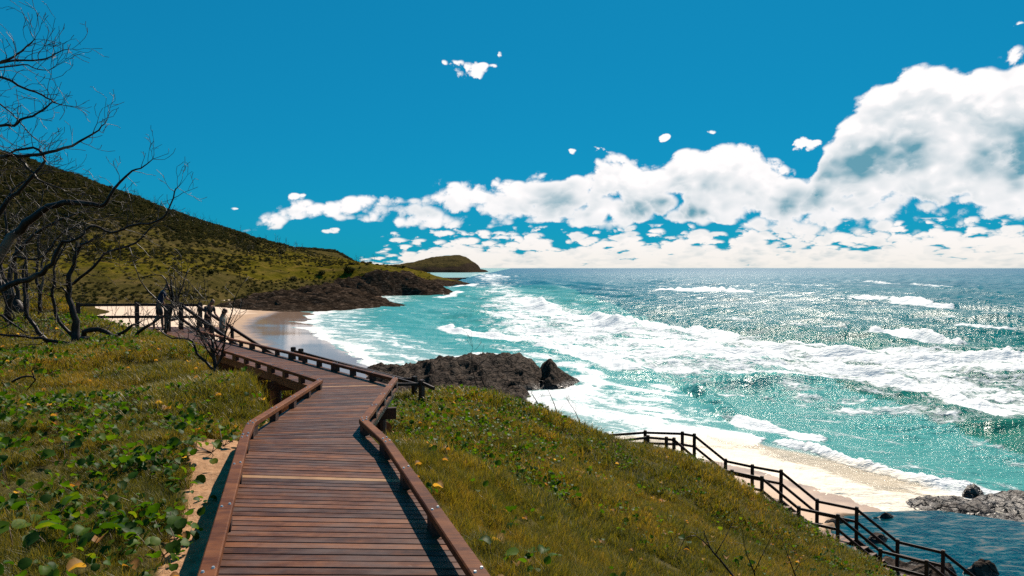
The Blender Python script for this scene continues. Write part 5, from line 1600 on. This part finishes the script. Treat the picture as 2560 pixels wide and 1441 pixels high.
    for (px, py, Y, n, sz, lab) in plants:
        p = at(px, py, Y); z = float(near_z(p.x, p.y)) + 0.02
        t = empty('creeper_plant', (p.x, p.y, z))
        tag(t, lab, 'plant', 'creeper plants in the turf')
        mb = MB()
        for i in range(n):
            a = r.uniform(0, 6.283); rr = 0.05 + 0.05 * i * sz
            hx, hy = rr * math.cos(a), rr * math.sin(a) * 0.8
            hz = r.uniform(0.06, 0.15) * sz
            mb.tube([(0, 0, -0.02), (hx * 0.6, hy * 0.6, hz * 0.3), (hx, hy, hz)], [0.004, 0.0035, 0.0025], 4)
            isdry = 'dry brown leaf in' in lab and i == 0
            lo = bpy.data.objects.new('leaf', dry if isdry else variants[r.randrange(5)])
            COL.objects.link(lo); lo.parent = t
            lo.location = (hx, hy, hz)
            lo.rotation_euler = (r.uniform(-0.9, 0.25), r.uniform(-0.5, 0.5), a - 1.57 + r.uniform(-.5, .5))
            lo.scale = (sz * r.uniform(.6, .95),) * 3
            if isdry: tag(lo, 'curled dry brown leaf')
        me = mb.mesh('stem', MATS['vine_stem'], True)
        link('stem', me, t, Vector((0, 0, 0)))
build_vines()

def build_hill_cover():
    rg = random.Random(44)
    proto_col('hill_bush', [bush_mesh(rg, 200, 1.25, rg.uniform(0.7, 1.5), 0.18) for _ in range(6)])
    proto_col('hill_stick', [stick_tree(rg, rg.uniform(4.5, 7.5)) for _ in range(6)])
    proto_col('hill_tuft', [bush_mesh(rg, 90, 1.2, 0.45, 0.16) for _ in range(4)])
    rng = np.random.RandomState(18)
    def zone(n):
        Y = rng.uniform(205, 620, n); U = rng.uniform(-0.95, -0.12, n); return U * Y, Y
    X, Y = zone(110000)
    Z, rk = far_z(X, Y)
    dn = fbm(X * 0.02, Y * 0.02, octaves=4, seed=83) * 0.5 + 0.5
    hi = sstep(10, 42, Z + 40 * (dn - 0.5))
    lowband = (1 - sstep(5, 9, Z + 14 * (dn - 0.5)))
    p = 0.06 + 0.75 * hi + 0.30 * lowband
    keep = (Z > 2.5) & (rng.uniform(0, 1, len(X)) < p * 0.62) & (rk < 0.7)
    X, Y, Z, hi = X[keep], Y[keep], Z[keep], hi[keep]
    o = scatter('hill_scrub', np.stack([X, Y, Z - 0.15], 1), rng.uniform(0.45, 1.25, len(X)) * (0.7 + 0.6 * hi), rng.uniform(0, 6.283, len(X)), rng.randint(0, 6, len(X)), 'hill_bush')
    tag(o, 'low dark scrub covering the upper hillside', kind='stuff')
    # bare dead stems along the skyline and through the scrub
    X, Y = zone(9000)
    Z, rk = far_z(X, Y)
    sk = np.exp(-((Y - (460 + 0.0 * X)) / 60.0) ** 2) * (X > -260)
    keep = (Z > 16) & (rng.uniform(0, 1, len(X)) < 0.05 + 0.22 * sk * (X > -250) * (X < -150))
    X, Y, Z = X[keep], Y[keep], Z[keep]
    o = scatter('dead_stems', np.stack([X, Y, Z], 1), rng.uniform(0.4, 1.0, len(X)), rng.uniform(0, 6.283, len(X)), rng.randint(0, 6, len(X)), 'hill_stick')
    tag(o, 'bare burnt stems standing through the hillside scrub', kind='stuff')
    X = rng.uniform(-520, -120, 5000); Y = rng.uniform(800, 1000, 5000)
    U = X / Y; keep = (U > -0.42) & (U < -0.17)
    X, Y = X[keep], Y[keep]
    pxs = 1280 + X / Y * F
    prof_px = [(300, 560), (560, 596), (720, 622), (800, 626), (838, 630), (870, 646), (884, 655), (900, 663), (960, 667), (1040, 668)]
    top = np.interp(pxs, [q[0] for q in prof_px], [(671 - q[1]) / F * 900 + EYE for q in prof_px])
    w = np.clip((Y - 900) / 250.0, -1, 1); Z = (top + 6) * np.sqrt(1 - w * w) - 6
    o = scatter('ridge_scrub', np.stack([X, Y, Z], 1), rng.uniform(0.8, 2.2, len(X)), rng.uniform(0, 6.283, len(X)), rng.randint(0, 6, len(X)), 'hill_bush')
    tag(o, 'scrub along the low hazy ridge', kind='stuff')
    # bushes that stand out one by one
    singles = [(705, 642, 480, 4.2, 'large dark round bush just under the skyline of the hill'),
               (880, 672, 445, 3.2, 'dark round bush alone on the bright green slope above the rocks'),
               (620, 640, 420, 2.4, 'small dark bush left of the large round one below the skyline'),
               (668, 668, 372, 2.6, 'low rounded bush in the middle of the green slope'),
               (805, 690, 350, 3.0, 'dark bush on the slope above the start of the rocks'),
               (875, 690, 354, 4.0, 'broad dark bush crowning the black rocks'),
               (735, 697, 335, 2.6, 'bush on the brown lower slope left of the rocks'),
               (905, 659, 590, 3.4, 'flat topped bush on the crest of the point'),
               (940, 661, 590, 3.4, 'rightmost of the bushes on the crest of the point'),
               (525, 690, 300, 2.2, 'isolated bush low on the slope above the sand'),
               (1010, 668, 580, 2.6, 'low bush on the skyline before the far cape')]
    bmesh_ = [bush_mesh(rg, 420, 1.0, 1.0, 0.17, name='crown') for _ in range(3)]
    stem = MB(); 
    for a in range(4): stem.tube([(0, 0, -0.4), (0.15 * math.cos(a * 1.6), 0.15 * math.sin(a * 1.6), 0.25), (0.4 * math.cos(a * 1.6), 0.4 * math.sin(a * 1.6), 0.7)], [0.05, 0.04, 0.02], 4)
    sme = stem.mesh('stem', BARK)
    for i, (px, py, Y, s, lab) in enumerate(singles):
        p = at(px, py, Y); z = float(far_z(np.array([p.x]), np.array([p.y]))[0][0])
        t = empty('bush', (p.x, p.y, z - 0.2)); tag(t, lab, 'bush', 'bushes dotted over the hill')
        c = link('crown', bmesh_[i % 3], t, Vector((0, 0, 0))); c.scale = (s * 0.9, s * 0.9, s * 0.75)
        c.rotation_euler = (0, 0, i * 1.1)
        st = link('stem', sme, t, Vector((0, 0, 0))); st.scale = (s * 0.7,) * 3
build_hill_cover()
# ------------------------------------------------------------------ people
def mat_flat(name, col, rough=0.7, noise=0.15):
    m, k = material(name)
    tc = k.n('ShaderNodeTexCoord').outputs['Object']
    n = k.noise(tc, 9.0, 3, 0.6)
    c = k.mix(n, tuple(v * (1 - noise) for v in col), tuple(v * (1 + noise) for v in col))
    finish(k, c, rough, n, 0.3, 0.01, spec=0.3)
for nm, c in (('skin_tone', (0.26, 0.12, 0.075)), ('navy_cloth', (0.012, 0.018, 0.045)), ('dark_cloth', (0.020, 0.016, 0.018)), ('dark_hair', (0.020, 0.011, 0.008)),
              ('brown_hair', (0.085, 0.030, 0.016)), ('grey_cloth', (0.025, 0.022, 0.022)), ('shoe_cloth', (0.03, 0.028, 0.028))):
    mat_flat(nm, c)
def mat_stripes():
    m, k = material('striped_cloth')
    tc = k.n('ShaderNodeTexCoord').outputs['Object']
    x, y, z = k.sep(tc)
    w = k.m('FRACT', k.m('MULTIPLY', x, 9.0))
    c = k.mix(k.mr(w, 0.45, 0.5), (0.34, 0.32, 0.27), (0.025, 0.13, 0.10))
    c = k.mix(k.mr(k.m('FRACT', k.m('MULTIPLY', x, 4.5)), 0.8, 0.82), c, (0.45, 0.12, 0.06))
    finish(k, c, 0.8, spec=0.2)
mat_stripes()

def skin_mesh(verts, edges, radii, mat, name, levels=2, root=0):
    me = bpy.data.meshes.new(name)
    me.from_pydata([tuple(v) for v in verts], edges, [])
    o = bpy.data.objects.new(name, me); COL.objects.link(o)
    md = o.modifiers.new('s', 'SKIN')
    sv = me.skin_vertices[0].data
    for i, r in enumerate(radii):
        sv[i].radius = (r, r) if not isinstance(r, tuple) else r
        sv[i].use_root = (i == root)
    md.use_smooth_shade = True; md.branch_smoothing = 0.4
    ss = o.modifiers.new('u', 'SUBSURF'); ss.levels = levels; ss.render_levels = levels
    dg = bpy.context.evaluated_depsgraph_get()
    out = bpy.data.meshes.new_from_object(o.evaluated_get(dg))
    bpy.data.objects.remove(o); bpy.data.meshes.remove(me)
    out.name = name; out.materials.clear(); out.materials.append(mat)
    return out

def person(loc, yaw, H, label, look=0.35, lean=0.12, armL=None, armR=None, step=0.12, shirt='navy_cloth', legs='dark_cloth', hair='dark_hair', longhair=False, hat=False):
    """standing figure facing +Y before yaw; arms given as (elbow, hand) offsets from the shoulder in metres at height 1.75"""
    s = H / 1.75
    t = empty('person', loc); t.rotation_euler = (0, 0, yaw); t.scale = (s, s, s)
    tag(t, label, 'person')
    def ln(z): return Vector((0, (z - 0.95) * lean, 0))
    V = {}
    V['pel'] = Vector((0, 0, 0.95)); V['waist'] = Vector((0, .01, 1.08)) + ln(1.08); V['chest'] = Vector((0, 0, 1.28)) + ln(1.28); V['uch'] = Vector((0, 0, 1.42)) + ln(1.45)
    V['neck'] = Vector((0, 0.01, 1.50)) + ln(1.6); V['skull'] = V['neck'] + Vector((0, 0.03 + look * 0.06, 0.10)); V['crown'] = V['skull'] + Vector((0, 0.02 + look * 0.05, 0.085))
    V['face'] = V['skull'] + Vector((0, 0.085, 0.0 - look * 0.03)); V['chin'] = V['skull'] + Vector((0, 0.06, -0.065))
    names = ['pel', 'waist', 'chest', 'uch', 'neck', 'skull', 'crown']
    pts = [V[n] for n in names]; rad = [(.150, .115), (.130, .10), (.155, .115), (.13, .09), .055, (.078, .092), (.062, .075)]
    E = [(0, 1), (1, 2), (2, 3), (3, 4), (4, 5), (5, 6)]
    def chain(start, items):
        prev = start
        for p, r in items:
            pts.append(p); rad.append(r); E.append((prev, len(pts) - 1)); prev = len(pts) - 1
        return prev
    J = {}
    for sgn, arm in ((-1, armL), (1, armR)):
        sh = V['uch'] + Vector((sgn * 0.175, 0, 0.0))
        el, ha = arm or ((sgn * 0.05, 0.0, -0.29), (sgn * 0.04, 0.07, -0.54))
        e = sh + Vector(el); h = sh + Vector(ha)
        d = (h - e).normalized()
        J['sh%d' % sgn], J['el%d' % sgn], J['ha%d' % sgn] = sh, e, h
        last = chain(3, [(sh, .052), (e, .040), (h, .026), (h + d * 0.05, (.038, .020))])
        side = d.cross(Vector((0, 0, 1)));
        side = side.normalized() if side.length > .05 else Vector((1, 0, 0))
        for f in range(4):
            o = side * (f - 1.5) * 0.018
            chain(last, [(h + d * 0.095 + o, .009), (h + d * (0.125 + (0.008 if f in (1, 2) else 0)) + o + Vector((0, 0.005, -0.012)), .007)])
        chain(last, [(h + d * 0.05 + side * sgn * -0.04 + Vector((0, 0.01, 0)), .010), (h + d * 0.085 + side * sgn * -0.05, .008)])
        hip = Vector((sgn * 0.09, 0, 0.90)); kn = Vector((sgn * 0.10, 0.03 + sgn * step * 0.5, 0.50)); an = Vector((sgn * 0.10, -0.02 + sgn * step, 0.085))
        chain(0, [(hip, .092), (kn, .058), (an + Vector((0, -.02, .22)), .055), (an, .036), (an + Vector((0, 0.10, -0.045)), (.042, .028)), (an + Vector((0, 0.17, -0.058)), (.035, .018))])
        J['hip%d' % sgn], J['kn%d' % sgn], J['an%d' % sgn] = hip, kn, an
    zero = Vector((0, 0, 0))
    link('body', skin_mesh(pts, E, rad, MATS['skin_tone'], 'body'), t, zero)
    # shirt follows torso and upper arms
    p2 = [V['pel'] + Vector((0, 0, 0.0)), V['waist'], V['chest'], V['uch'], V['uch'] + Vector((0, 0.008, 0.035))]; r2 = [(.168, .132), (.150, .118), (.172, .130), (.145, .105), (.085, .07)]
    e2 = [(0, 1), (1, 2), (2, 3), (3, 4)]
    for sgn in (-1, 1):
        sh, el = J['sh%d' % sgn], J['el%d' % sgn]
        p2 += [sh + Vector((sgn * .005, 0, 0)), sh.lerp(el, 0.7)]; r2 += [.068, .060]; e2 += [(3, len(p2) - 2), (len(p2) - 2, len(p2) - 1)]
    link('shirt', skin_mesh(p2, e2, r2, MATS[shirt], 'shirt'), t, zero)
    p3 = [Vector((0, 0, 0.99)), Vector((0, 0, 0.91))]; r3 = [(.165, .128), (.162, .128)]; e3 = [(0, 1)]
    for sgn in (-1, 1):
        hip, kn = J['hip%d' % sgn], J['kn%d' % sgn]
        p3 += [hip + Vector((0, 0, -.03)), hip.lerp(kn, 0.85)]; r3 += [.110, .088]; e3 += [(1, len(p3) - 2), (len(p3) - 2, len(p3) - 1)]
    link('shorts', skin_mesh(p3, e3, r3, MATS[legs], 'shorts'), t, zero)
    # hair cap
    hp = [V['skull'] + Vector((0, -0.022, 0.02)), V['crown'] + Vector((0, -0.018, 0.012))]; hr = [(.086, .096), (.072, .082)]
    he = [(0, 1)]
    if longhair:
        hp += [V['skull'] + Vector((0, -0.07, -0.06)), V['neck'] + Vector((0, -0.085, -0.05)), V['neck'] + Vector((0, -0.09, -0.17))]; hr += [(.075, .05), (.065, .035), (.03, .018)]; he += [(0, 2), (2, 3), (3, 4)]
    link('hair', skin_mesh(hp, he, hr, MATS[hair], 'hair'), t, zero)
    # nose, ears, eyes, mouth
    for nm, c_, sz, mt in (('nose', V['face'] + Vector((0, 0.018, -0.01)), (.012, .016, .02), 'skin_tone'), ('ear', V['skull'] + Vector((.082, .0, 0)), (.01, .02, .03), 'skin_tone'),
                           ('ear', V['skull'] + Vector((-.082, .0, 0)), (.01, .02, .03), 'skin_tone'), ('eye', V['face'] + Vector((.03, .004, .015)), (.011, .006, .007), 'dark_hair'),
                           ('eye', V['face'] + Vector((-.03, .004, .015)), (.011, .006, .007), 'dark_hair'), ('mouth', V['face'] + Vector((0, .004, -.043)), (.022, .005, .006), 'brown_hair')):
        bm = bmesh.new(); bmesh.ops.create_icosphere(bm, subdivisions=2, radius=1.0)
        for v in bm.verts: v.co = Vector((v.co.x * sz[0], v.co.y * sz[1], v.co.z * sz[2]))
        me = bpy.data.meshes.new(nm); bm.to_mesh(me); bm.free(); me.materials.append(MATS[mt])
        link(nm, me, t, c_)
    for sgn in (-1, 1):
        an = J['an%d' % sgn]
        mb = MB(); mb.tube([an + Vector((0, -0.055, -0.052)), an + Vector((0, 0.0, -0.045)), an + Vector((0, 0.10, -0.052)), an + Vector((0, 0.185, -0.062))], [.030, .040, .040, .020], 8)
        sm = mb.mesh('shoe', MATS['shoe_cloth'], True)
        link('shoe', sm, t, zero)
    return t

def build_people():
    hz = EYE - 2.28
    p = at(398, 826, 24.9)
    person((p.x, p.y, hz), R(-62), 1.74, 'person in a navy t-shirt and dark shorts standing on the platform looking down', look=0.9, lean=0.28,
           armL=((-0.06, -0.02, -0.29), (-0.05, 0.06, -0.55)), armR=((0.04, 0.12, -0.26), (-0.02, 0.34, -0.34)), step=0.14)
    A0 = at(452, 757, 25.0) + Vector((0.05, 0, -0.12)); A1 = at(577, 852, 22.3); B0 = at(500, 757, 26.6) + Vector((0.05, -0.3, -0.12)); B1 = at(638, 858, 23.9)
    def on(t, f=0.5):
        a = A0 + (A1 - A0) * t; b = B0 + (B1 - B0) * t
        q = a.lerp(b, f); q.z -= 0.96; return q
    q = on(0.34)
    person(q, R(-115), 1.66, 'person in dark clothes with cropped dark hair going down the steps', look=1.4, lean=0.25,
           armL=((-0.04, 0.06, -0.28), (-0.02, 0.25, -0.40)), armR=((0.05, 0.10, -0.26), (0.12, 0.28, -0.30)), step=0.16, shirt='dark_cloth', legs='grey_cloth')
    q = on(0.62)
    person(q, R(-85), 1.66, 'person with red brown hair in a striped top lower on the steps', look=0.5, lean=0.08,
           armL=((-0.07, 0.04, -0.28), (-0.14, 0.20, -0.38)), armR=((0.06, 0.05, -0.28), (0.10, 0.22, -0.36)), step=0.14, shirt='striped_cloth', legs='dark_cloth', hair='brown_hair', longhair=True)
build_people()
